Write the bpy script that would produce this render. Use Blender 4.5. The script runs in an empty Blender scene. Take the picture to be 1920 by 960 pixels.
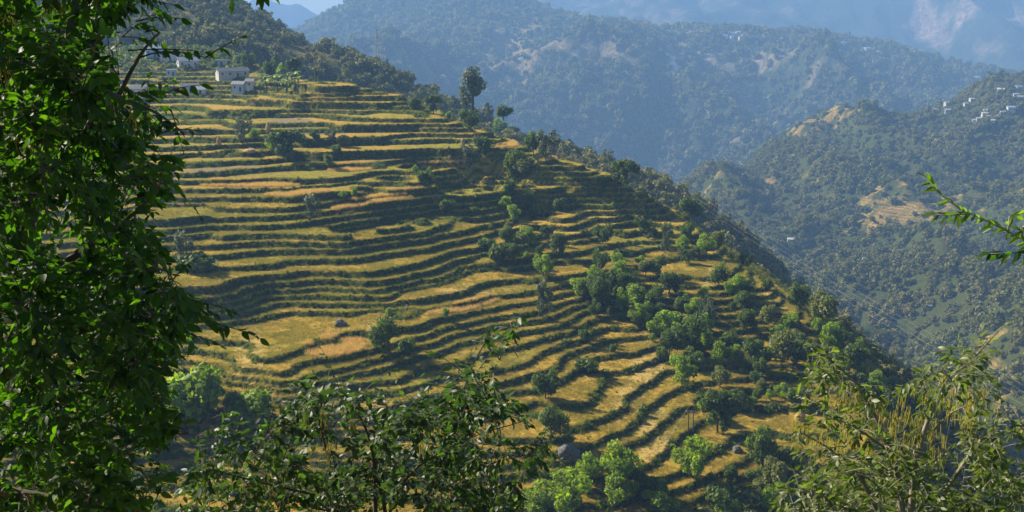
import bpy, math, random
import numpy as np
from mathutils import Vector, Matrix, Euler
R = math.radians
rng = np.random.default_rng(7)
random.seed(7)
sc = bpy.context.scene
COL = sc.collection

# ------------------------------------------------------------------ camera, world, sun, exposure
F_PX, CX, CY = 2059.0, 960.0, 480.0
PITCH = math.atan(440 / 2059.0)
cam_d = bpy.data.cameras.new('camera'); cam = bpy.data.objects.new('camera', cam_d); COL.objects.link(cam)
cam_d.sensor_width = 36; cam_d.lens = 36 * F_PX / 1920; cam_d.clip_start = 0.1; cam_d.clip_end = 60000
cam.location = (0, 0, 0); cam.rotation_euler = (R(90) - PITCH, 0, 0)
sc.camera = cam

SUN_AZ, SUN_EL = R(-62), R(33)          # azimuth from +Y towards +X
sun_dir = Vector((math.sin(SUN_AZ) * math.cos(SUN_EL), math.cos(SUN_AZ) * math.cos(SUN_EL), math.sin(SUN_EL)))
w = bpy.data.worlds.new('World'); sc.world = w; w.use_nodes = True
nt = w.node_tree; bg = nt.nodes['Background']
sky = nt.nodes.new('ShaderNodeTexSky'); sky.sky_type = 'NISHITA'; sky.sun_disc = False
sky.sun_elevation = SUN_EL; sky.sun_rotation = SUN_AZ; sky.altitude = 1500; sky.air_density = 1.0; sky.dust_density = 0.6; sky.ozone_density = 1.5
nt.links.new(sky.outputs[0], bg.inputs[0]); bg.inputs[1].default_value = 0.058
sun_l = bpy.data.lights.new('sun', 'SUN'); sun_l.energy = 5.0; sun_l.angle = R(0.5); sun_l.color = (1.0, 0.90, 0.74)
sun_o = bpy.data.objects.new('sun', sun_l); COL.objects.link(sun_o)
sun_o.rotation_euler = sun_dir.to_track_quat('Z', 'Y').to_euler()
sc.view_settings.view_transform = 'Standard'; sc.view_settings.look = 'None'
sc.view_settings.exposure = 1.2; sc.view_settings.gamma = 1.0; sc.view_settings.use_curve_mapping = False
sc.cycles.max_bounces = 6; sc.cycles.transparent_max_bounces = 8; sc.cycles.volume_bounces = 0
sc.cycles.caustics_reflective = False; sc.cycles.caustics_refractive = False
sc.cycles.use_denoising = True

HAZE_DENSITY = 0.00021
HAZE_COLOR = (0.30, 0.56, 1.0)

# ------------------------------------------------------------------ camera mathematics
cp, sp = math.cos(PITCH), math.sin(PITCH)
def ray(u, v):
    x = (np.asarray(u, float) - CX) / F_PX; y = -(np.asarray(v, float) - CY) / F_PX
    return np.stack([x, cp + y * sp, -sp + y * cp], -1)
def P(u, v, Y):
    d = ray(u, v); return d * (np.asarray(Y, float) / d[..., 1])[..., None]
def PD(u, v, drop):
    d = ray(u, v); return d * (np.asarray(drop, float) / -d[..., 2])[..., None]
def project(p):
    p = np.asarray(p, float)
    fz = p[..., 1] * cp - p[..., 2] * sp; uy = p[..., 1] * sp + p[..., 2] * cp
    return CX + F_PX * p[..., 0] / fz, CY - F_PX * uy / fz, fz

# ------------------------------------------------------------------ noise
_T = np.random.default_rng(3).random((257, 257)); _T[256] = _T[0]; _T[:, 256] = _T[:, 0]
def vnoise(x, y, s=0.0):
    x = np.asarray(x, float) + 37.13 * s; y = np.asarray(y, float) + 91.7 * s + 13.0
    xi = np.floor(x); yi = np.floor(y); fx = x - xi; fy = y - yi
    fx = fx * fx * (3 - 2 * fx); fy = fy * fy * (3 - 2 * fy)
    xi = xi.astype(int) & 255; yi = yi.astype(int) & 255
    a = _T[xi, yi]; b = _T[xi + 1, yi]; c = _T[xi, yi + 1]; d = _T[xi + 1, yi + 1]
    return (a * (1 - fx) + b * fx) * (1 - fy) + (c * (1 - fx) + d * fx) * fy
def fbm(x, y, o=4, s=0.0):
    r = 0; a = .5; t = 0
    for i in range(o):
        r = r + a * vnoise(x, y, s + i * 1.7); t += a; a *= .5; x = x * 2.03; y = y * 2.03
    return r / t
def ridged(x, y, o=4, s=0.0):
    r = 0; a = .5; t = 0
    for i in range(o):
        r = r + a * (1 - np.abs(2 * vnoise(x, y, s + i * 1.7) - 1)); t += a; a *= .5; x = x * 2.03; y = y * 2.03
    return r / t
def sstep(a, b, x):
    t = np.clip((x - a) / (b - a), 0, 1); return t * t * (3 - 2 * t)
class TPS:
    def __init__(s, pts, lam=0.0):
        pts = np.asarray(pts, float); s.c = pts[:, :2].mean(0); s.s = 100.0
        p = (pts[:, :2] - s.c) / s.s; n = len(p); s.p = p
        r = np.linalg.norm(p[:, None] - p[None], axis=2)
        K = np.where(r > 0, r * r * np.log(r + 1e-12), 0) + lam * np.eye(n)
        Q = np.c_[np.ones(n), p]; A = np.zeros((n + 3, n + 3)); A[:n, :n] = K; A[:n, n:] = Q; A[n:, :n] = Q.T
        s.w = np.linalg.solve(A, np.r_[pts[:, 2], np.zeros(3)])
    def __call__(s, x, y):
        sh = np.shape(x); q = (np.stack([np.ravel(x), np.ravel(y)], 1) - s.c) / s.s; out = np.empty(len(q)); n = len(s.p)
        for i in range(0, len(q), 20000):
            b = q[i:i + 20000]; d2 = ((b[:, None] - s.p[None]) ** 2).sum(2)
            out[i:i + 20000] = (0.5 * d2 * np.log(d2 + 1e-20)) @ s.w[:n] + s.w[n] + b @ s.w[n + 1:]
        return out.reshape(sh)

# ------------------------------------------------------------------ objects
def tag(o, label=None, cat=None, group=None, kind=None):
    if label: o['label'] = label
    if cat: o['category'] = cat
    if group: o['group'] = group
    if kind: o['kind'] = kind
    return o
def empty(name, loc=(0, 0, 0), rz=0):
    o = bpy.data.objects.new(name, None); o.location = loc; o.rotation_euler = (0, 0, rz); o.empty_display_size = .5
    COL.objects.link(o); return o
def np_mesh(name, V, Fq, smooth=False, attrs=None, face_attrs=None, mat_idx=None):
    me = bpy.data.meshes.new(name); V = np.asarray(V, np.float32); Fq = np.asarray(Fq, np.int32)
    k = Fq.shape[1]; me.vertices.add(len(V)); me.vertices.foreach_set('co', V.ravel())
    me.loops.add(len(Fq) * k); me.loops.foreach_set('vertex_index', Fq.ravel())
    me.polygons.add(len(Fq)); me.polygons.foreach_set('loop_start', np.arange(0, len(Fq) * k, k, dtype=np.int32))
    me.polygons.foreach_set('use_smooth', np.full(len(Fq), smooth, bool))
    if mat_idx is not None: me.polygons.foreach_set('material_index', np.asarray(mat_idx, np.int32))
    for n, a in (attrs or {}).items():
        at = me.attributes.new(n, 'FLOAT', 'POINT'); at.data.foreach_set('value', np.asarray(a, np.float32).ravel())
    for n, a in (face_attrs or {}).items():
        at = me.attributes.new(n, 'FLOAT', 'FACE'); at.data.foreach_set('value', np.asarray(a, np.float32).ravel())
    me.update(calc_edges=True); return me
def link(name, me, mats, parent=None, loc=None):
    o = bpy.data.objects.new(name, me); COL.objects.link(o)
    if not isinstance(mats, (list, tuple)): mats = [mats]
    if not me.materials:
        for m in mats: me.materials.append(m)
    if parent: o.parent = parent
    if loc is not None: o.location = loc
    return o
class MB:
    """collects mesh pieces (mixed polygons)"""
    def __init__(s): s.v = []; s.f = []
    def add(s, V, Fs):
        b = len(s.v); s.v += [tuple(p) for p in V]; s.f += [tuple(b + i for i in f) for f in Fs]
    def box(s, c, size, rz=0, taper=1.0):
        x, y, z = [k / 2 for k in size]; M = Matrix.Rotation(rz, 3, 'Z'); vs = []
        for sz in (-1, 1):
            t = taper if sz > 0 else 1
            for sx, sy in ((-1, -1), (1, -1), (1, 1), (-1, 1)): vs.append(Vector(c) + M @ Vector((sx * x * t, sy * y * t, sz * z)))
        s.add(vs, [(3, 2, 1, 0), (4, 5, 6, 7), (0, 1, 5, 4), (1, 2, 6, 5), (2, 3, 7, 6), (3, 0, 4, 7)])
    def tube(s, pts, rad, n=6):
        pts = [Vector(p) for p in pts]; m = len(pts)
        if not hasattr(rad, '__len__'): rad = [rad] * m
        vs = []
        for i, p in enumerate(pts):
            t = (pts[min(i + 1, m - 1)] - pts[max(i - 1, 0)]).normalized()
            a = t.cross(Vector((0, 0, 1)) if abs(t.z) < .9 else Vector((1, 0, 0))).normalized(); b = t.cross(a)
            for k in range(n):
                an = 2 * math.pi * k / n; vs.append(p + (a * math.cos(an) + b * math.sin(an)) * rad[i])
        fs = [(i * n + k, i * n + (k + 1) % n, (i + 1) * n + (k + 1) % n, (i + 1) * n + k) for i in range(m - 1) for k in range(n)]
        fs += [tuple(range(n))[::-1], tuple((m - 1) * n + k for k in range(n))]
        s.add(vs, fs)
    def build(s, name, mat, parent=None, smooth=False):
        me = bpy.data.meshes.new(name); me.from_pydata([tuple(p) for p in s.v], [], s.f)
        if smooth: me.polygons.foreach_set('use_smooth', [True] * len(me.polygons))
        me.update(); return link(name, me, mat, parent)

# ------------------------------------------------------------------ materials
def newmat(name):
    m = bpy.data.materials.new(name); m.use_nodes = True; t = m.node_tree
    return m, t, t.nodes['Principled BSDF'], t.nodes['Material Output']
def nd(t, typ, **kw):
    n = t.nodes.new(typ)
    for k, v in kw.items():
        if k.startswith('i_'): n.inputs[int(k[2:])].default_value = v
        else: setattr(n, k, v)
    return n
def mixc(t, f, a, b, mode='MIX'):
    n = t.nodes.new('ShaderNodeMix'); n.data_type = 'RGBA'; n.blend_type = mode
    for s, x in ((0, f), (6, a), (7, b)):
        if hasattr(x, 'is_linked'): t.links.new(x, n.inputs[s])
        elif x is not None: n.inputs[s].default_value = x if s == 0 else (*x, 1)
    return n.outputs[2]
def noise(t, scale, detail=3, rough=.55, vec=None, out=0):
    n = nd(t, 'ShaderNodeTexNoise'); n.inputs['Scale'].default_value = scale; n.inputs['Detail'].default_value = detail; n.inputs['Roughness'].default_value = rough
    if vec is None: vec = nd(t, 'ShaderNodeNewGeometry').outputs['Position']
    t.links.new(vec, n.inputs['Vector']); return n.outputs[out]
def ramp(t, val, a, b, ca=0.0, cb=1.0):
    n = nd(t, 'ShaderNodeMapRange'); n.inputs[1].default_value = a; n.inputs[2].default_value = b; n.inputs[3].default_value = ca; n.inputs[4].default_value = cb
    t.links.new(val, n.inputs[0]); return n.outputs[0]
def attr(t, name):
    n = nd(t, 'ShaderNodeAttribute'); n.attribute_name = name; return n.outputs['Fac']
def mth(t, op, a, b=None):
    n = nd(t, 'ShaderNodeMath', operation=op)
    for s, x in ((0, a), (1, b)):
        if x is None: continue
        if hasattr(x, 'is_linked'): t.links.new(x, n.inputs[s])
        else: n.inputs[s].default_value = x
    return n.outputs[0]
def plain(name, col, rough=.8, var=.25, scale=3.0):
    m, t, b, o = newmat(name); n = noise(t, scale)
    c = mixc(t, ramp(t, n, .3, .7), [k * (1 - var) for k in col], [min(1, k * (1 + var)) for k in col])
    t.links.new(c, b.inputs['Base Color']); b.inputs['Roughness'].default_value = rough; return m
def leafmat(name, dark, light, transl=.35, rough=.45, spec=.4, tcol=None, hue=None):
    """leaves: reflective upper side, translucent through-light; tint = face variation"""
    m, t, b, o = newmat(name)
    oi = nd(t, 'ShaderNodeObjectInfo').outputs['Random']
    c = mixc(t, attr(t, 'tint'), dark, light)
    if name == 'forest_leaves': c = mixc(t, ramp(t, noise(t, .011, 4, .6), .42, .60), c, mixc(t, attr(t, 'tint'), (.075, .070, .016), (.26, .22, .06)))
    if hue: c = mixc(t, ramp(t, oi, 0, 1, 0, .8), c, mixc(t, attr(t, 'tint'), hue[0], hue[1]))
    t.links.new(c, b.inputs['Base Color']); b.inputs['Roughness'].default_value = rough; b.inputs['Specular IOR Level'].default_value = spec
    tr = nd(t, 'ShaderNodeBsdfTranslucent')
    tc = mixc(t, 1.0, c, tcol or (2.4, 2.7, .55), 'MULTIPLY'); t.links.new(tc, tr.inputs['Color'])
    mx = nd(t, 'ShaderNodeMixShader'); mx.inputs[0].default_value = transl
    t.links.new(b.outputs[0], mx.inputs[1]); t.links.new(tr.outputs[0], mx.inputs[2]); t.links.new(mx.outputs[0], o.inputs['Surface'])
    return m

M = {}
M['bark'] = plain('bark', (.09, .07, .05), .9, .35, 8)
M['bark_pale'] = plain('bark_pale', (.22, .19, .14), .9, .3, 8)
M['tree'] = leafmat('tree_leaves', (.036, .058, .008), (.13, .175, .022), .3, .55, .2, hue=((.026, .048, .008), (.095, .140, .018)))
M['tree_bright'] = leafmat('bright_leaves', (.085, .125, .004), (.23, .30, .014), .48, .55, .3)
M['tree_grey'] = leafmat('grey_green_leaves', (.045, .060, .038), (.120, .140, .090), .25, .6, .3)
M['tree_olive'] = leafmat('olive_leaves', (.06, .075, .014), (.17, .18, .035), .3, .6, .3)
M['scrub'] = leafmat('scrub_leaves', (.034, .062, .007), (.12, .175, .020), .3, .6, .2, hue=((.065, .075, .010), (.19, .18, .03)))
M['forest'] = leafmat('forest_leaves', (.034, .042, .006), (.150, .165, .028), .15, .7, .15, hue=((.055, .060, .012), (.20, .19, .05)))
M['dry'] = leafmat('dry_grass', (.42, .29, .08), (.78, .58, .22), .35, .7, .1, tcol=(1.3, 1.2, .9))
M['rimgrass'] = leafmat('rim_grass', (.13, .14, .018), (.36, .32, .06), .4, .7, .1, tcol=(1.5, 1.5, .8), hue=((.15, .13, .03), (.34, .26, .07)))
M['fg_leaf'] = leafmat('near_leaves', (.010, .030, .004), (.044, .088, .010), .46, .55, .3, tcol=(3.0, 4.0, .5))
M['fg_leaf_grey'] = leafmat('near_grey_leaves', (.024, .044, .016), (.068, .102, .036), .30, .48, .32, tcol=(2.2, 3.2, .7))
M['fg_leaf_olive'] = leafmat('near_olive_leaves', (.045, .070, .014), (.14, .17, .04), .42, .45, .4, tcol=(2.0, 2.4, .7))
M['fg_leaf_lime'] = leafmat('near_lime_leaves', (.06, .11, .010), (.16, .24, .03), .5, .45, .4, tcol=(2.0, 2.4, .5))
M['catkin'] = leafmat('catkin_strands', (.22, .20, .03), (.50, .44, .08), .40, .6, .2, tcol=(1.2, 1.25, .7))
M['stone'] = plain('stone', (.105, .105, .10), .9, .5, 2)
M['straw'] = plain('straw', (.42, .28, .10), .9, .35, 6)

def ground_mat():
    m, t, b, o = newmat('terrace_ground')
    pos = nd(t, 'ShaderNodeNewGeometry').outputs['Position']
    fld = attr(t, 'field'); fld2 = attr(t, 'field2'); ris = attr(t, 'riser'); dry = attr(t, 'dry'); plow = attr(t, 'plough')
    green = mixc(t, ramp(t, noise(t, .6, 5), .3, .7), (.125, .130, .008), (.36, .285, .024))
    tan = mixc(t, ramp(t, noise(t, 1.3, 5), .3, .7), (.28, .178, .020), (.52, .325, .044))
    c = mixc(t, ramp(t, mth(t, 'ADD', fld, mth(t, 'MULTIPLY', noise(t, .12, 4), .8)), .62, 1.02), green, tan)
    c = mixc(t, ramp(t, fld2, .82, .97, 0, .55), c, mixc(t, noise(t, .8, 4), (.11, .14, .015), (.22, .22, .03)))
    c = mixc(t, plow, c, mixc(t, noise(t, 2.0, 4), (.17, .125, .065), (.30, .22, .12)))
    c = mixc(t, mth(t, 'MULTIPLY', dry, ramp(t, noise(t, .9, 5, .7), .35, .60, .25, .9)), c, mixc(t, noise(t, 2.5, 4), (.42, .28, .08), (.66, .47, .17)))
    speck = ramp(t, noise(t, 5.0, 4, .7), .55, .75)
    c = mixc(t, mth(t, 'MULTIPLY', speck, .6), c, (.085, .10, .016))
    c = mixc(t, mth(t, 'MULTIPLY', ramp(t, noise(t, 11.0, 3, .7), .58, .72), .5), c, (.50, .40, .16))
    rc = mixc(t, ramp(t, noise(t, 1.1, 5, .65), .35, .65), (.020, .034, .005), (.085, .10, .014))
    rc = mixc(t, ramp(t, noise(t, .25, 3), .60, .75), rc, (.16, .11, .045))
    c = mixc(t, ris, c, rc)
    t.links.new(c, b.inputs['Base Color']); b.inputs['Roughness'].default_value = .95; b.inputs['Specular IOR Level'].default_value = .1
    bp = nd(t, 'ShaderNodeBump'); bp.inputs['Strength'].default_value = 1.0; bp.inputs['Distance'].default_value = .45
    t.links.new(noise(t, 3.0, 6, .7), bp.inputs['Height']); t.links.new(bp.outputs[0], b.inputs['Normal'])
    return m
def slope_mat(name, veg, soil, rock, lo, hi, nscale, bump_scale, bump_d, stripes=False):
    m, t, b, o = newmat(name)
    v = mixc(t, noise(t, nscale * 8, 4), [k * .6 for k in veg], [k * 1.4 for k in veg])
    s = mixc(t, ramp(t, noise(t, nscale * 12, 5, .7), .38, .62), [k * .45 for k in soil], [k * 1.3 for k in soil])
    c = mixc(t, ramp(t, attr(t, 'open'), lo, hi), v, s)
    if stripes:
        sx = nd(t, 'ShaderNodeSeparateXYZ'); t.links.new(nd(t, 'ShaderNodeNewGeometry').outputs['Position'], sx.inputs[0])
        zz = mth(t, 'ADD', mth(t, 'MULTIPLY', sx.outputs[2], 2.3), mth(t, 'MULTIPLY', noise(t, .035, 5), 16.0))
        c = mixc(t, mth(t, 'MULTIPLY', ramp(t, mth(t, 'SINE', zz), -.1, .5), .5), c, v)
    c = mixc(t, attr(t, 'rock'), c, rock)
    t.links.new(c, b.inputs['Base Color']); b.inputs['Roughness'].default_value = 1; b.inputs['Specular IOR Level'].default_value = 0
    bp = nd(t, 'ShaderNodeBump'); bp.inputs['Strength'].default_value = 1; bp.inputs['Distance'].default_value = bump_d
    t.links.new(noise(t, bump_scale, 5, .7), bp.inputs['Height']); t.links.new(bp.outputs[0], b.inputs['Normal'])
    return m

# ------------------------------------------------------------------ heightfields
class Field:
    """a height grid that can be sampled and hit by camera rays"""
    def __init__(s, x0, x1, y0, y1, st): 
        s.x0, s.y0, s.st = x0, y0, st; s.nx = int((x1 - x0) / st) + 1; s.ny = int((y1 - y0) / st) + 1
        s.X, s.Y = np.meshgrid(x0 + st * np.arange(s.nx), y0 + st * np.arange(s.ny)); s.Z = None
    def at(s, x, y, A=None):
        A = s.Z if A is None else A
        fx = np.clip((np.asarray(x) - s.x0) / s.st, 0, s.nx - 1.001); fy = np.clip((np.asarray(y) - s.y0) / s.st, 0, s.ny - 1.001)
        i = fx.astype(int); j = fy.astype(int); a = fx - i; b = fy - j
        return (A[j, i] * (1 - a) + A[j, i + 1] * a) * (1 - b) + (A[j + 1, i] * (1 - a) + A[j + 1, i + 1] * a) * b
    def hit(s, u, v, y0=None, y1=None):
        d = ray(u, v); ys = np.arange(y0 or s.y0, y1 or (s.y0 + s.st * (s.ny - 1)), .4); k = ys / d[1]
        z = s.at(k * d[0], ys); r = np.nonzero(k * d[2] <= z)[0]
        if not len(r): return None
        i = r[0]; return Vector((k[i] * d[0], ys[i], z[i]))
    def mesh(s, name, mat, attrs, kind='structure', smooth=True):
        idx = np.arange(s.nx * s.ny).reshape(s.ny, s.nx)
        Fq = np.stack([idx[:-1, :-1], idx[:-1, 1:], idx[1:, 1:], idx[1:, :-1]], -1).reshape(-1, 4)
        V = np.stack([s.X, s.Y, s.Z], -1).reshape(-1, 3)
        me = np_mesh(name, V, Fq, smooth, {k: a for k, a in attrs.items()})
        o = link(name, me, mat); o['kind'] = kind; return o

H, H2 = 1.55, 1.47                       # terrace height below and above the twelfth step
def DL(L): L = np.asarray(L, float); return np.where(L > 12, 43.4 + H * (L - 12), 43.4 + H2 * (L - 12))
def LD(D): return np.where(D > 43.4, 12 + (D - 43.4) / H, 12 + (D - 43.4) / H2)
LINES = [
 (0, (575,160),(640,160)), (2, (560,178),(727,177)), (4, (500,184),(560,190),(620,192),(767,192)), (5, (0,190),(350,188),(430,188)),
 (6, (0,205),(350,198),(440,203),(620,208),(800,212)), (7, (0,220),(300,214),(440,214)), (8, (0,235),(300,231),(450,230),(560,230),(700,233),(845,234)),
 (9, (0,250),(350,246),(500,245)), (10, (0,264),(300,259),(450,256),(620,254),(760,250),(905,253)), (11, (350,275),(620,267),(800,262),(940,262)),
 (12, (0,295),(350,290),(500,284),(620,281),(800,275),(960,275)), (13, (353,299),(431,294),(500,291),(620,294),(800,288),(1000,290)),
 (14, (0,330),(319,325),(419,318),(540,311),(620,308),(800,298),(1020,300)), (15, (434,339),(487,331),(565,325),(1080,313)),
 (16, (0,362),(300,353),(419,352),(560,353),(737,340),(1100,323)), (17, (300,371),(425,369),(560,370),(1110,335)), (18, (325,387),(400,386),(556,387),(1000,349),(1080,347),(1150,346)),
 (19, (0,415),(325,408),(394,405),(500,408),(640,395),(1025,356),(1140,355)),
 (20, (316,433),(394,425),(519,419),(597,412),(690,387),(794,362),(837,357),(875,351),(925,351),(1025,364),(1200,365)),
 (21, (419,444),(519,437),(660,442),(706,428),(778,412),(852,380),(887,367),(933,364),(1060,374),(1200,377)),
 (22, (0,480),(316,459),(394,451),(519,455),(644,459),(706,450),(800,437),(843,419),(892,383),(925,381),(958,375),(1065,385),(1220,386)),
 (23, (387,477),(487,469),(612,469),(893,392),(925,392),(965,389),(1046,409),(1080,402),(1165,393),(1230,396)),
 (24, (0,520),(419,498),(519,487),(644,483),(769,465),(872,448),(921,408),(977,408),(1085,417),(1125,411),(1250,405)),
 (25, (430,522),(513,517),(583,508),(667,513),(767,493),(860,468),(933,450),(967,444),(1000,442),(1070,440),(1113,420),(1185,415),(1280,425)),
 (26, (0,570),(413,560),(480,540),(577,525),(700,527),(800,510),(873,483),(956,475),(983,465),(1017,450),(1092,452),(1125,440),(1185,430),(1290,435)),
 (27, (540,548),(617,543),(717,547),(803,530),(870,500),(965,494),(988,484),(1052,478),(1112,466),(1185,452),(1320,455)),
 (28, (300,600),(460,583),(500,563),(583,562),(717,567),(800,540),(863,527),(930,515),(1062,493),(1140,486),(1193,475),(1253,466),(1340,465)),
 (29, (0,625),(300,615),(440,603),(520,585),(650,582),(740,580),(767,597),(867,563),(940,545),(985,540),(1080,530),(1187,522),(1233,505),(1280,497),(1375,500)),
 (30, (0,655),(300,640),(430,640),(500,672),(527,660),(587,633),(647,620),(760,618),(800,605),(867,590),(940,577),(985,570),(1100,545),(1200,540),(1347,540),(1400,520)),
 (31, (0,690),(300,665),(410,672),(445,705),(520,712),(563,690),(650,683),(723,660),(797,640),(853,622),(933,605),(1000,595),(1080,570),(1200,560),(1352,560),(1440,545)),
 (32, (380,700),(450,722),(520,742),(700,695),(780,668),(853,645),(940,628),(1047,608),(1100,585),(1200,575),(1342,580),(1397,572),(1465,560)),
 (33, (300,720),(380,730),(482,750),(560,757),(800,705),(900,673),(1000,650),(1093,625),(1128,603),(1240,600),(1347,600),(1418,590),(1500,595)),
 (34, (0,790),(300,755),(420,765),(512,772),(600,785),(850,730),(940,712),(1000,697),(1035,675),(1070,657),(1120,635),(1186,630),(1250,618),(1352,618),(1425,612),(1520,620)),
 (35, (300,785),(400,795),(540,800),(700,800),(900,750),(1045,713),(1087,693),(1110,675),(1150,668),(1186,668),(1235,648),(1378,640),(1438,630),(1540,640)),
 (36, (500,840),(750,850),(960,790),(1060,770),(1136,755),(1136,721),(1165,708),(1199,705),(1246,680),(1330,670),(1400,668),(1550,665)),
 (37, (0,870),(350,830),(1060,850),(1120,825),(1177,800),(1190,770),(1222,745),(1260,720),(1330,705),(1420,705),(1560,705)),
 (38, (500,900),(950,880),(1130,870),(1230,820),(1275,770),(1340,745),(1430,735),(1580,740)),
 (39, (250,900),(850,925),(1000,900),(1150,920),(1250,880),(1330,810),(1420,790),(1600,790)),
 (40, (0,950),(250,945),(700,975),(1250,930),(1380,880),(1450,850),(1620,850)),
 (42, (0,1050),(400,1060),(900,1060),(1300,1000),(1420,930),(1520,910),(1650,920)),
]
ctl = []
for ln in LINES:
    L, pts = ln[0], np.array(ln[1:], float)
    for a, b in zip(pts[:-1], pts[1:]):
        n = max(1, int(np.hypot(*(b - a)) / 40))
        for k in range(n): ctl.append([*(a + (b - a) * k / n), L + .35])
    ctl.append([*pts[-1], L + .35])
ctl = np.array(ctl)
W = PD(ctl[:, 0], ctl[:, 1], DL(ctl[:, 2]))
extra = []
ends = [(ln[0], ln[-1]) for ln in LINES if ln[0] <= 35 and ln[0] not in (5, 7, 9)]
for L, (u, v) in ends:
    p = PD(u, v, DL(L)); extra += [(p[0] + 16, p[1] + 14, p[2] - 9), (p[0] + 45, p[1] + 38, p[2] - 34), (p[0] + 90, p[1] + 80, p[2] - 80)]
for L, (u, v) in [(ln[0], ln[-1]) for ln in LINES if ln[0] > 35]:
    p = PD(u, v, DL(L)); extra += [(p[0] + 20, p[1] + 8, p[2] - 10), (p[0] + 50, p[1] + 10, p[2] - 35), (p[0] + 110, p[1] + 20, p[2] - 75)]
for u, v, Y in ((0,135,550),(150,130,550),(300,132,548),(450,140,545),(560,152,520),(0,100,640),(300,95,640),(450,108,630)):
    extra.append(tuple(P(u, v, Y)))
for u, v, Y in ((640,196,590),(740,215,590),(560,178,640),(640,205,640),(720,225,640),(800,250,640),(900,290,640),(500,150,650)):
    extra.append(tuple(P(u, v, Y)))
for x in (-150, -60, 30, 100): extra.append((x, 165, -98 - abs(x) * .03))
for x in (-150, -60, 30, 100): extra.append((x, 135, -84))
hill_tps = TPS(np.r_[W, np.array(extra)], 0.0012)
near = Field(-260, 215, 150, 650, 0.55)
Zs = hill_tps(near.X[::4, ::4], near.Y[::4, ::4])      # smooth surface on a coarse lattice, refined with cubic interpolation
def cubic_up(A, k, n):
    x = np.arange(n) / k; i = np.clip(x.astype(int), 1, A.shape[0] - 3); t = (x - i)[:, None]
    p0, p1, p2, p3 = A[i - 1], A[i], A[i + 1], A[i + 2]
    return p1 + .5 * t * (p2 - p0 + t * (2 * p0 - 5 * p1 + 4 * p2 - p3 + t * (3 * (p1 - p2) + p3 - p0)))
Zs = cubic_up(Zs, 4, near.ny); Zs = cubic_up(Zs.T.copy(), 4, near.nx).T
X, Y = near.X, near.Y
smooth_Z = Zs.copy()
L = LD(-Zs)
L = L + (fbm(X / 22, Y / 22, 3, 5) - .5) * .5 + (fbm(X / 6, Y / 6, 3, 8) - .5) * .42
DENSE = 1.4                                   # the lowest slope is cut into closer, lower steps
L = np.where(L > 27, 27 + (L - 27) * DENSE, L)
gy, gx = np.gradient(L, near.st); g = np.hypot(gx, gy)
pair = np.floor(L / 2); f2 = L - pair * 2
mn = vnoise(X / 34 + pair * 7.3, Y / 60 + pair * 3.1, 2)
wm = sstep(.66, .76, mn)                                # where two terraces run together into one
wm2 = sstep(.66, .76, 1 - mn) 
u0_, v0_, _z = project(np.stack([X, Y, Zs], -1))
wm = wm * sstep(17, 13, L); wm2 = wm2 * sstep(44, 26, L)
wm2 = wm2 * (1 - wm)
a = np.clip(1.15 * g, .15 + .09 * sstep(360, 280, v0_), .46 - .10 * sstep(360, 260, v0_))
p1 = 1 - wm2 * .52 + wm * .999
def stp(q): t = np.clip(q, 0, 1); return t * t * (3 - 2 * t)
sl = .12 - .05 * sstep(360, 260, v0_)
s1 = stp((f2 - (p1 - a)) / a); s2 = stp((f2 - (2 - a)) / a)
tr = f2 - p1 * s1 * 0
drop = (1 - sl) * (p1 * s1 + (2 - p1) * s2) + sl * f2
LT = pair * 2 + drop; LT = np.where(LT > 27, 27 + (LT - 27) / DENSE, LT)
riser = np.clip(((f2 > p1 - a * 1.05) & (f2 < p1 + .0)).astype(float) + (f2 > 2 - a * 1.05), 0, 1)
lip = np.exp(-((f2 - (p1 - a * 1.15)) / (a * .35)) ** 2) + np.exp(-((f2 - (2 - a * 1.15)) / (a * .35)) ** 2)
slope = np.hypot(*np.gradient(Zs, near.st))
uu, vv, fz = project(np.stack([X, Y, Zs], -1))
L1 = np.where(L > 27, 27 + (L - 27) / DENSE, L)
terr = sstep(42.5, 40.5, L1) * sstep(-1.5, -.3, L) * sstep(2.6, 1.8, slope)
Zt = -DL(LT) + lip * .12 + riser * (fbm(X / 1.1, Y / 1.1, 3, 4) - .5) * .7 + (fbm(X / 1.5, Y / 1.5, 3, 9) - .5) * .12
near.Z = Zs * (1 - terr) + Zt * terr + (1 - terr) * (fbm(X / 9, Y / 9, 4, 3) - .5) * 2.2
riser = riser * terr + (1 - terr) * (.55 + .45 * sstep(.35, .6, fbm(X / 14, Y / 14, 3, 6)))
level = np.where(f2 < p1 - a * .5, pair * 2, pair * 2 + 1)
field = vnoise(X / 26 + level * 5.7, Y / 26 + level * 2.3, 11) * .75 + sstep(27, 40, L) * .34
field2 = vnoise(X / 30 + level * 3.7, Y / 40 + level * 9.3, 21)
def patch(u, v, ru, rv, rot=0.0):
    c, s = math.cos(rot), math.sin(rot); du, dv = uu - u, vv - v
    q = ((du * c + dv * s) / ru) ** 2 + ((-du * s + dv * c) / rv) ** 2 + (fbm(X / 4, Y / 4, 3, 13) - .5) * .9
    return sstep(1.15, .85, q)
DRY = [(470,348,90,7,0),(660,318,45,8,-.05),(715,375,80,11,-.2),(560,368,60,8,0),(650,392,30,9,-.2),(965,268,36,8,-.25),(1030,303,12,5,0),(830,308,50,7,-.1),(630,655,60,22,-.1),(870,578,70,10,-.25),(900,545,90,9,-.08),(1215,690,30,30,-.9),(1225,820,28,60,.15),(1180,745,22,50,.6),(465,680,30,60,.2),(1125,412,45,5,-.1),(1085,435,18,8,-.4),(1470,560,25,22,.6),(1450,545,20,30,.3),(1330,530,12,30,.3),(700,615,25,10,0),(1210,640,15,12,0),(1080,300,10,4,0),(1260,385,12,8,0)]
dry = np.zeros_like(X)
for q in DRY: dry = np.maximum(dry, patch(*q))
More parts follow.
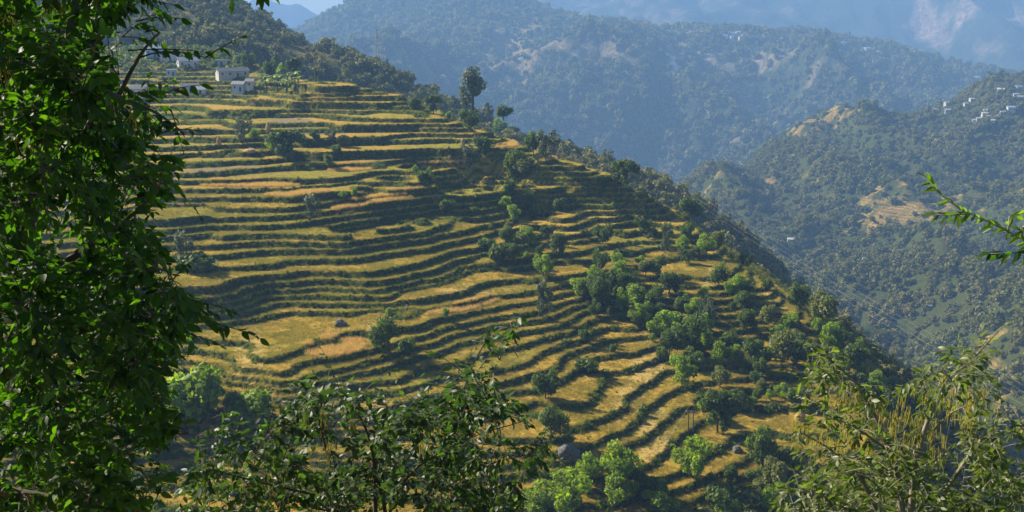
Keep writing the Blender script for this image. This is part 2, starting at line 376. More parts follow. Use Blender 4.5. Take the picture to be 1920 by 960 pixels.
dry *= (1 - riser)
PLOUGH = [(545,232,45,10,0),(690,310,35,6,0),(440,322,110,7,-.03),(600,250,60,7,0),(740,298,60,5,0),(1020,255,30,5,0),(850,246,60,4,0)]
pl = np.zeros_like(X)
for q in PLOUGH: pl = np.maximum(pl, patch(*q))
near_attrs = dict(riser=riser, field=field, field2=field2, dry=dry, plough=pl * (1 - riser))
M['ground'] = ground_mat()
terrain = near.mesh('terraced_hillside', M['ground'], near_attrs)

def hillside(name, pts, box, st, lam, amp, nsc, mat_args, mat_name, seed, openf=None, gully=0, rocks=(), crest_y=None):
    f = Field(*box, st); t = TPS(np.array(pts), lam); k = 4
    Z = t(f.X[::k, ::k], f.Y[::k, ::k]); Z = cubic_up(Z, k, f.ny); Z = cubic_up(Z.T.copy(), k, f.nx).T
    Z = Z + (fbm(f.X / nsc, f.Y / nsc, 5, seed) - .5) * amp
    if gully: Z = Z + (ridged(f.X / (nsc * .8), f.Y / (nsc * 1.6), 5, seed + 3) - .6) * gully * (1 if crest_y is None else np.clip((crest_y - f.Y) / 500, .08, 1))
    f.Z = np.maximum(Z, -420)
    f.U, f.V, _ = project(np.stack([f.X, f.Y, f.Z], -1))
    op = .5 * fbm(f.X / (nsc * .7), f.Y / (nsc * .7), 4, seed + 9) + .5 * fbm(f.X / (nsc * .09), f.Y / (nsc * .09), 4, seed + 19)
    if openf is not None: op = openf(f, op)
    rk = np.zeros_like(op)
    for (u, v, ru, rv, th) in rocks:
        q = ((f.U - u) / ru) ** 2 + ((f.V - v) / rv) ** 2
        rk = np.maximum(rk, sstep(1.2, .6, q) * sstep(th + .08, th + .16, fbm(f.X / 22, f.Y / 22, 4, seed + 2)))
    f.open = op; f.rock = rk
    f.mesh(name, slope_mat(mat_name, *mat_args), dict(open=op, rock=rk)); return f
def PW(*l): return [tuple(P(u, v, y)) for u, v, y in l]

# ridge behind the village, running down behind the terraces
crest = [(-500,-160,1000),(0,-140,960),(260,-70,950),(430,0,930),(520,45,900),(600,105,850),(700,128,810),(860,200,750),(960,245,710),(1050,275,680),(1200,340,640),(1320,405,610),(1420,480,580),(1500,560,555),(1580,660,530)]
back = []
for u, v, y in crest:
    p = P(u, v, y); back += [(p[0] + 25, p[1] + 90, p[2] - 45), (p[0] + 70, p[1] + 220, p[2] - 150), (p[0] + 100, p[1] + 420, -330)]
ptsB = PW(*crest) + back + PW((0,110,640),(260,80,650),(430,95,650),(560,168,660),(640,190,650),(700,225,640),(860,320,580),(1000,340,560),(1200,430,520),(1350,520,470),(1500,640,440)) + [(-300,560,-45),(-100,560,-62),(-60,600,-62),(0,520,-90),(-150,600,-45),(80,470,-100),(140,420,-140),(200,350,-190)]
def openB(f, op): return op + .10 * np.exp(-(((f.U - 560) / 70) ** 2 + ((f.V - 85) / 40) ** 2)) + .12 * np.exp(-(((f.U - 760) / 60) ** 2 + ((f.V - 165) / 25) ** 2))
ridge = hillside('forested_ridge', ptsB, (-560, 420, 380, 1300), 5.0, .001, 16, 90, ((.07, .085, .024), (.22, .18, .055), (.3, .28, .25), .56, .66, .03, .25, 1.5), 'ridge_ground', 31, openB)

# the forested hillside across the valley on the right
ptsR = PW((2500,20,1800),(2100,120,1700),(1920,165,1700),(1850,180,1720),(1780,195,1750),(1640,207,1800),(1560,217,1800),(1500,245,1740),(1440,292,1640),(1380,325,1560),(1300,350,1480),
  (1700,300,1500),(1900,300,1400),(1600,350,1360),(1480,380,1330),(1500,420,1230),(1700,400,1230),(1900,400,1100),(1600,500,1030),(1800,500,930),(1920,500,860),(1600,600,880),(1800,600,770),(1920,650,680),
  (1700,700,740),(1920,800,540),(1350,400,1300),(1250,390,1350),(1450,500,1080),(1560,600,900),(1650,700,770),(1800,850,610),(1920,960,500),(2400,500,800),(2400,900,430),(2400,300,1200))
for u, v, y in ((1920,165,1700),(1780,195,1750),(1560,217,1800),(1440,292,1640),(1300,350,1480),(2500,20,1800)):
    p = P(u, v, y); ptsR += [(p[0] - 30, p[1] + 110, p[2] - 50), (p[0] - 80, p[1] + 300, p[2] - 170), (p[0] - 100, p[1] + 600, -400)]
ptsR += [(250,300,-238),(350,180,-215),(150,420,-240),(100,700,-240),(0,1000,-270),(0,1500,-330)]
def openR(f, op):
    o = op.copy() - .02
    for u, v, ru, rv, k in ((1780,335,110,30,.10),(1680,400,70,25,.13),(1640,415,60,22,.06),(1690,430,90,35,.10),(1900,380,60,35,.14),(1830,460,80,30,.1),(1680,560,60,30,.14),(1660,600,30,12,.15),(1580,225,60,14,.1),(1430,335,40,30,.10),(1500,250,30,20,.1),(1880,520,60,35,.14),(1850,230,90,20,.02),(1770,240,60,12,.10),(1880,300,40,20,.08),(1800,560,90,20,.08),(1500,275,25,35,.12)):
        o += .42 * k * np.exp(-(((f.U - u) / ru) ** 2 + ((f.V - v) / rv) ** 2))
    return o
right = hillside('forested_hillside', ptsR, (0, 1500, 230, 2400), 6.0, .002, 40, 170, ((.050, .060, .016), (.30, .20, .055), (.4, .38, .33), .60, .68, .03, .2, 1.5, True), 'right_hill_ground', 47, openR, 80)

# the far plateau ridge
ptsF = PW((560,60,4000),(600,36,3900),(640,12,3850),(700,-25,3800),(900,-40,3700),(1050,10,3650),(1200,50,3600),(1420,66,3500),(1560,73,3450),(1700,100,3400),(1800,125,3350),(1910,155,3300),(2050,200,3250),(2300,300,3200),
  (1200,90,3150),(1420,95,3100),(1600,105,3150),(900,60,3300),(700,60,3500),(1000,110,3050),(1200,115,3000),(1350,120,2950),(1000,190,2800),(1300,200,2750),(1500,160,2900),(1700,170,2950),(1850,190,3000),(700,150,3000),
  (1250,330,2450),(1000,320,2400),(1450,260,2650),(1600,240,2750),(800,260,2500),(500,200,2900),(500,90,3600),(300,200,3000))
for u, v, y in ((560,60,4000),(700,-25,3800),(900,-40,3700),(1200,50,3600),(1560,73,3450),(1910,155,3300),(2300,300,3200)):
    p = P(u, v, y); ptsF += [(p[0], p[1] + 250, p[2] - 60), (p[0], p[1] + 700, -330)]
ptsF += [(x, 2000, -400) for x in (-700, 0, 700, 1500)]
def openF(f, op):
    o = op - .05
    o += .10 * np.exp(-(((f.U - 1250) / 420) ** 2 + ((f.V - 100 - (f.U - 1250) * .02) / 30) ** 2))
    for u, v, ru, rv, k in ((950,110,60,60,.1),(1390,190,22,60,.10),(1380,260,50,60,.12),(1120,100,60,14,.1)): o += k * np.exp(-(((f.U - u) / ru) ** 2 + ((f.V - v) / rv) ** 2))
    return o
far = hillside('far_ridge', ptsF, (-1300, 2300, 1950, 4600), 14.0, .002, 110, 420, ((.04, .055, .026), (.24, .19, .11), (.80, .74, .58), .53, .63, .010, .05, 9), 'far_ridge_ground', 59, openF, 430, crest_y=3350,
    rocks=((1228,106,16,14,.45),(1280,118,26,18,.42),(1388,165,14,14,.5),(1095,97,30,6,.5),(1200,112,90,16,.60),(1270,105,60,25,.55)))

# mountain wall behind, and the blue peaks
KG = .75
ptsG = [tuple(KG * k for k in q) for q in PW((700,60,8500),(900,30,8300),(1200,-20,8000),(1500,-90,7800),(1920,-150,7600),(2400,-160,7600),(1200,60,7000),(1560,75,6500),(1800,20,6800),(1800,110,6300),(1920,60,6400),(1920,150,6000),(1450,60,6900),(2300,200,6000),(1000,70,7400))] + \
  [(x, 7300, -300) for x in (-1100, 800, 2600, 4500)] + [(x, 3850, -400) for x in (-1000, 1500, 3000)] + [(-1500, 6000, -300)]
def openG(f, op):
    o = op * .95 - .14
    for u, v, ru, rv, k in ((1730,25,22,40,.5),(1720,60,40,16,.4),(1760,75,20,20,.3),(1800,35,40,12,.25),(1850,90,30,30,.25),(1900,50,25,25,.25),(1830,5,25,18,.4)): o += k * np.exp(-(((f.U - u) / ru) ** 2 + ((f.V - v) / rv) ** 2))
    return o
wall_m = hillside('distant_mountain', ptsG, (-1500, 4400, 3900, 7040), 26.0, .002, 130, 520, ((.04, .055, .03), (.30, .215, .16), (.6, .55, .5), .44, .66, .004, .02, 20), 'distant_ground', 71, openG, 300)
KP = .64
ptsP = [tuple(KP * k for k in q) for q in PW((350,10,12500),(440,22,12300),(470,4,12200),(490,-6,12200),(515,12,12200),(535,16,12200),(553,8,12200),(575,18,12200),(600,36,12200),(660,60,12300),(250,40,12500),(200,90,12500),(800,110,12400))] + \
  [(x, y, -350) for x in (-3400, -2200, -1200, -300) for y in (7050, 8700)]
peaks = hillside('blue_peaks', ptsP, (-3400, -100, 7050, 8700), 24.0, .0, 40, 320, ((.05, .06, .04), (.2, .2, .15), (.4, .4, .4), .6, .7, .003, .02, 15), 'peak_ground', 83, None, 35)

# slope under the camera and the valley floor
def sheet(name, x0, x1, y0, y1, st, zf, mat):
    f = Field(x0, x1, y0, y1, st); f.Z = zf(f.X, f.Y); z = np.zeros_like(f.X)
    f.mesh(name, mat, dict(open=fbm(f.X / 12, f.Y / 12, 3, 2), rock=z)); return f
M['nearslope'] = slope_mat('near_slope_ground', (.05, .07, .02), (.22, .16, .06), (.3, .3, .3), .5, .65, .1, 3, .1)
def zslope(x, y): return np.where(y < 1.5, -1.7, -1.7 - (y - 1.5) * .63) - 2.2 * (x < -400) + (fbm(x / 6, y / 6, 4, 5) - .5) * np.clip(y, 0, 25) * .04
camslope = sheet('near_slope', -220, 220, -60, 160, 1.6, zslope, M['nearslope'])
def zval(x, y): return -425 + fbm(x / 900, y / 900, 3, 7) * 20
sheet('valley_floor', -7400, 8400, -1500, 9100, 200, zval, M['nearslope'])
def zflank(x, y): return -96 - np.clip(np.abs(x) - 210, 0, 400) * .5 - np.clip(150 - y, 0, 150) * -.0
# ------------------------------------------------------------------ haze
hz = MB(); hz.box((500, 3700, (270 - 450) / 2), (16000, 11000, 270 + 450))
m, t, b, o = newmat('haze_air'); t.nodes.remove(b)
pv = nd(t, 'ShaderNodeVolumePrincipled'); pv.inputs['Color'].default_value = (*HAZE_COLOR, 1); pv.inputs['Density'].default_value = HAZE_DENSITY
pv.inputs['Anisotropy'].default_value = 0.0
t.links.new(pv.outputs[0], o.inputs['Volume'])
tag(hz.build('haze', m), kind='stuff')

# ------------------------------------------------------------------ foliage generators
def unit(v): return v / np.maximum(np.linalg.norm(v, axis=-1, keepdims=True), 1e-9)
def crown_arrays(r, n, rx=1., rz=1., lumps=9, size=.1, lump_r=.42, up=.35, spread=.62):
    """diamond leaf clumps spread through a lumpy crown centred on the origin"""
    C = unit(r.normal(size=(lumps, 3))) * (spread * r.random((lumps, 1)) ** .45); C[:, 0:2] *= rx; C[:, 2] *= rz
    LR = lump_r * (.6 + .6 * r.random(lumps))
    w_ = LR ** 2; li = r.choice(lumps, n, p=w_ / w_.sum()); d = unit(r.normal(size=(n, 3)))
    rad = LR[li] * (1 - .45 * r.random(n) ** 2)
    p = C[li] + d * rad[:, None] + r.normal(size=(n, 3)) * .02
    nr = unit(d * .8 + r.normal(size=(n, 3)) * .6 + np.array([0, 0, up]))
    a1 = unit(np.cross(nr, r.normal(size=(n, 3)))); a2 = np.cross(nr, a1)
    s = size * (.6 + .8 * r.random(n))[:, None]
    V = np.stack([p + a1 * s, p + a2 * s * .6, p - a1 * s, p - a2 * s * .6], 1).reshape(-1, 3)
    tint = np.clip(.5 + .32 * r.normal(size=n) + (r.random(lumps)[li] - .5) * .7, 0, 1)
    return V, np.arange(4 * n).reshape(n, 4), tint, C
def trunk_mb(r, C, crown_z, rad, scale=1.0, base=0.03):
    mb = MB(); top = Vector((r.normal() * .05, r.normal() * .05, crown_z))
    mb.tube([(0, 0, -.25 * crown_z), (r.normal() * .03, r.normal() * .03, crown_z * .45), top], [base * 1.25, base, base * .7], 6)
    for c in C[:8]:
        e = Vector((float(c[0]), float(c[1]), float(c[2]) + crown_z + rad * 0)); s = Vector((0, 0, crown_z * (.45 + .4 * r.random())))
        mid = (s + e) / 2 + Vector((0, 0, -.05)); mb.tube([s, mid, e], [base * .5, base * .33, base * .12], 4)
    return mb
PROTO = {}
def proto_tree(key, seed, mat, n=2200, rx=1., rz=.85, lumps=10, size=.085, lump_r=.42, cz=.92, spread=.62, base=.045, bark='bark'):
    r = np.random.default_rng(seed); V, Fq, tint, C = crown_arrays(r, n, rx, rz, lumps, size, lump_r, .35, spread)
    V[:, 2] += cz; cm = np_mesh(key + '_crown', V, Fq, False, None, {'tint': tint}); cm.materials.append(M[mat])
    mb = trunk_mb(r, C, cz, .5, base=base); tm = bpy.data.meshes.new(key + '_trunk'); tm.from_pydata(mb.v, [], mb.f); tm.materials.append(M[bark]); tm.update()
    zt = V[:, 2].max(); wd = max(np.ptp(V[:, 0]), np.ptp(V[:, 1])); PROTO[key] = (cm, tm, zt, wd)
proto_tree('round', 1, 'tree', lumps=16, lump_r=.34, spread=.75, n=3000, size=.07); proto_tree('round2', 2, 'tree', rx=1.15, lumps=20, lump_r=.32, spread=.78, n=3200, size=.07); proto_tree('bright', 3, 'tree_bright', lumps=17, lump_r=.32, spread=.78, n=2800, size=.07); proto_tree('bright2', 4, 'tree_bright', rx=1.2, rz=.75, lumps=16, lump_r=.33, spread=.76, n=2800, size=.07)
proto_tree('dark', 5, 'tree', lumps=13, lump_r=.36, spread=.75, n=1700); proto_tree('loose', 6, 'tree_grey', n=900, lumps=14, lump_r=.26, spread=.85, rz=1.1, base=.035, bark='bark_pale')
proto_tree('tall', 7, 'tree_grey', n=2600, rx=.55, rz=1.75, lumps=24, lump_r=.30, cz=1.8, size=.07, spread=1.0, base=.06)
proto_tree('olive', 8, 'tree_olive', lumps=14, rz=1.15, cz=1.1); proto_tree('bush', 9, 'tree_bright', n=1600, rz=.6, lumps=9, cz=.5, size=.09, base=.02)
proto_tree('bushd', 10, 'tree', n=1600, rz=.6, lumps=9, cz=.5, size=.09, base=.02)
def place_tree(name, key, p, height, width, label, cat, group=None, rz=None, parts=True):
    cm, tm, zt, wd = PROTO[key]; o = empty(name, p, random.random() * 6.28 if rz is None else rz)
    sz = height / zt; sx = width / wd; o.scale = (sx, sx, sz)
    c = bpy.data.objects.new('crown', cm); COL.objects.link(c); c.parent = o
    t_ = bpy.data.objects.new('trunk', tm); COL.objects.link(t_); t_.parent = o
    return tag(o, label, cat, group)

def scatter(name, pts, scales, protos, rots=None, kind='stuff'):
    """uncountable growth: one object of points carrying small plants"""
    pc = bpy.data.collections.new(name + '_kinds')
    for me in protos: pc.objects.link(bpy.data.objects.new(me.name, me))
    n = len(pts); me = bpy.data.meshes.new(name); me.vertices.add(n); me.vertices.foreach_set('co', np.asarray(pts, np.float32).ravel())
    sv = np.asarray(scales, np.float32); sv = np.repeat(sv[:, None], 3, 1) if sv.ndim == 1 else sv
    a_ = me.attributes.new('sc', 'FLOAT_VECTOR', 'POINT'); a_.data.foreach_set('vector', sv.ravel())
    rv = np.zeros((n, 3), np.float32); rv[:, 2] = rng.random(n) * 6.28
    if rots is not None: rv[:, :2] = rots
    a_ = me.attributes.new('rt', 'FLOAT_VECTOR', 'POINT'); a_.data.foreach_set('vector', rv.ravel())
    a_ = me.attributes.new('pk', 'INT', 'POINT'); a_.data.foreach_set('value', rng.integers(0, len(protos), n).astype(np.int32))
    o = link(name, me, []); o['kind'] = kind
    g_ = bpy.data.node_groups.new(name, 'GeometryNodeTree'); g_.interface.new_socket('Geometry', in_out='INPUT', socket_type='NodeSocketGeometry'); g_.interface.new_socket('Geometry', in_out='OUTPUT', socket_type='NodeSocketGeometry')
    N = g_.nodes.new; gi = N('NodeGroupInput'); go = N('NodeGroupOutput'); ip = N('GeometryNodeInstanceOnPoints'); ci = N('GeometryNodeCollectionInfo')
    ci.inputs[0].default_value = pc; ci.inputs[1].default_value = True; ci.inputs[2].default_value = True; ip.inputs['Pick Instance'].default_value = True
    def na(nm, ty):
        q = N('GeometryNodeInputNamedAttribute'); q.data_type = ty; q.inputs[0].default_value = nm; return [s for s in q.outputs if s.enabled][0]
    lk = g_.links.new; lk(gi.outputs[0], ip.inputs['Points']); lk(ci.outputs[0], ip.inputs['Instance']); lk(na('pk', 'INT'), ip.inputs['Instance Index'])
    lk(na('rt', 'FLOAT_VECTOR'), ip.inputs['Rotation']); lk(na('sc', 'FLOAT_VECTOR'), ip.inputs['Scale']); lk(ip.outputs[0], go.inputs[0])
    md = o.modifiers.new('growth', 'NODES'); md.node_group = g_; return o
def clump_protos(key, k, n, mat, core=True, **kw):
    out = []
    for i in range(k):
        r = np.random.default_rng(100 + i + len(key) * 7); V, Fq, tint, C = crown_arrays(r, n, **kw)
        me = np_mesh('%s_clump' % key, V, Fq, False, None, {'tint': tint}); me.materials.append(M[mat]); out.append(me)
    return out
def blade_protos(key, k, n, mat, h, spread, wdt):
    out = []
    for i in range(k):
        r = np.random.default_rng(300 + i); p = r.normal(size=(n, 3)) * spread; p[:, 2] = 0
        ang = r.random(n) * 6.28; s = np.stack([np.cos(ang), np.sin(ang), 0 * ang], 1) * wdt
        tip = p + np.stack([r.normal(size=n) * h * .35, r.normal(size=n) * h * .35, h * (.6 + .6 * r.random(n))], 1)
        V = np.stack([p - s, p + s, tip + s * .3, tip - s * .3], 1).reshape(-1, 3)
        me = np_mesh('%s_blades' % key, V, np.arange(4 * n).reshape(n, 4), False, None, {'tint': r.random(n)}); me.materials.append(M[mat]); out.append(me)
    return out
forest_far = clump_protos('distant', 4, 90, 'forest', size=.30, lumps=6, lump_r=.5, spread=.55)
forest_mid = clump_protos('forest', 5, 420, 'forest', size=.15, lumps=9, lump_r=.42, spread=.62)
scrub_p = clump_protos('scrub', 5, 130, 'scrub', size=.22, lumps=5, lump_r=.5, spread=.5)

def grow_forest(name, f, n, smin, smax, protos, thr, wdt=.09, vmax=1010, sink=.15, dens=None):
    x = f.x0 + rng.random(n) * f.st * (f.nx - 1); y = f.y0 + rng.random(n) * f.st * (f.ny - 1); z = f.at(x, y)
    u, v, d = project(np.stack([x, y, z], 1)); ok = (u > -120) & (u < 2040) & (v > -120) & (v < vmax) & (z > -400)
    x, y, z = x[ok], y[ok], z[ok]
    e = f.st; nx_ = -(f.at(x + e, y) - f.at(x - e, y)) / (2 * e); ny_ = -(f.at(x, y + e) - f.at(x, y - e)) / (2 * e)
    face = -(nx_ * x + ny_ * y + z); dist = np.hypot(x, y); ok = face / dist > -.10
    op = f.at(x, y, f.open); rk = f.at(x, y, f.rock); ok &= (rng.random(len(x)) < np.clip((thr + wdt - op) / (2 * wdt), .16, 1)) & (rk < .3)
    x, y, z = x[ok], y[ok], z[ok]
    s = smin + (smax - smin) * rng.random(len(x)) ** 2.4
    s = s * (1.0 + .5 * (vnoise(x / 40, y / 40, 4) - .5))
    sv = np.stack([s, s, s * (.85 + .5 * rng.random(len(x)))], 1)
    print(name, len(x)); return scatter(name, np.stack([x, y, z + s * (.5 - sink)], 1), sv, protos)
grow_forest('ridge_forest', ridge, 22000, 2.4, 7.5, forest_mid, .60, sink=.02)
grow_forest('hillside_forest', right, 78000, 2.4, 8.5, forest_mid, .585, .06, sink=.02)
grow_forest('far_forest', far, 70000, 6, 17, forest_far, .53, .05, sink=.02)

# ------------------------------------------------------------------ scrub and grass on the terraces
NX = near
def cells(mask, n):
    j, i = np.nonzero(mask); k = rng.choice(len(j), min(n, len(j)), replace=False); j, i = j[k], i[k]
    x = NX.x0 + (i + rng.random(len(i)) - .5) * NX.st; y = NX.y0 + (j + rng.random(len(i)) - .5) * NX.st
    return x, y, NX.at(x, y)
inview = (uu > -40) & (uu < 1960) & (vv < 1010) & (vv > 90)
bushy = fbm(X / 13, Y / 13, 3, 17)
x, y, z = cells(inview & (riser > .5) & (terr > .5) & (bushy > .36), 24000)
scatter('terrace_scrub', np.stack([x, y, z + .1], 1), .2 + (.5 + .5 * sstep(-72, -84, z)) * (.35 + 1.5 * sstep(.40, .65, fbm(x / 6, y / 6, 3, 41))) * rng.random(len(x)) ** 1.8, scrub_p)
x, y, z = cells(inview & (lip > .3) & (terr > .5) & (dry < .5), 26000)
scatter('rim_grass', np.stack([x, y, z], 1), .5 + .6 * rng.random(len(x)), blade_protos('rim', 4, 26, 'rimgrass', .5, .32, .035))
x, y, z = cells(inview & (riser < .3) & (terr > .5) & (Y < 330) & (pl < .4), 80000)
k_ = rng.random(len(x)) < .25 + 1.1 * sstep(.42, .62, fbm(x / 5, y / 5, 4, 33)); x, y, z = x[k_], y[k_], z[k_]
scatter('field_stubble', np.stack([x, y, z], 1), .35 + .5 * rng.random(len(x)), blade_protos('stubble', 4, 24, 'rimgrass', .42, .42, .035))
x, y, z = cells(inview & (riser < .3) & (terr > .5) & (Y < 330), 1500)
scatter('field_weeds', np.stack([x, y, z + .05], 1), .12 + .30 * rng.random(len(x)) ** 2, scrub_p)
x, y, z = cells(inview & (riser > .5) & (terr > .5), 20000)
scatter('bank_weeds', np.stack([x, y, z], 1), .5 + .8 * rng.random(len(x)), blade_protos('weeds', 4, 22, 'scrub', .5, .30, .05))
tall = np.zeros_like(X)
for q in DRY[:8] + DRY[8:9] + DRY[9:10]: tall = np.maximum(tall, patch(*q))
x, y, z = cells(inview & (tall > .5) & (riser < .5), 15000)
scatter('standing_dry_crop', np.stack([x, y, z], 1), .7 + .6 * rng.random(len(x)), blade_protos('crop', 4, 24, 'dry', .75, .30, .03))
x, y, z = cells(inview & (terr < .5) & (X > 20), 2600)
s_ = 1.8 + 3.2 * rng.random(len(x)) ** 2
scatter('flank_forest', np.stack([x, y, z + s_ * .4], 1), s_, forest_mid)
x, y, z = cells(inview & (terr < .5), 12000)
scatter('ravine_scrub', np.stack([x, y, z + .3], 1), .6 + 2.2 * rng.random(len(x)) ** 2, scrub_p)

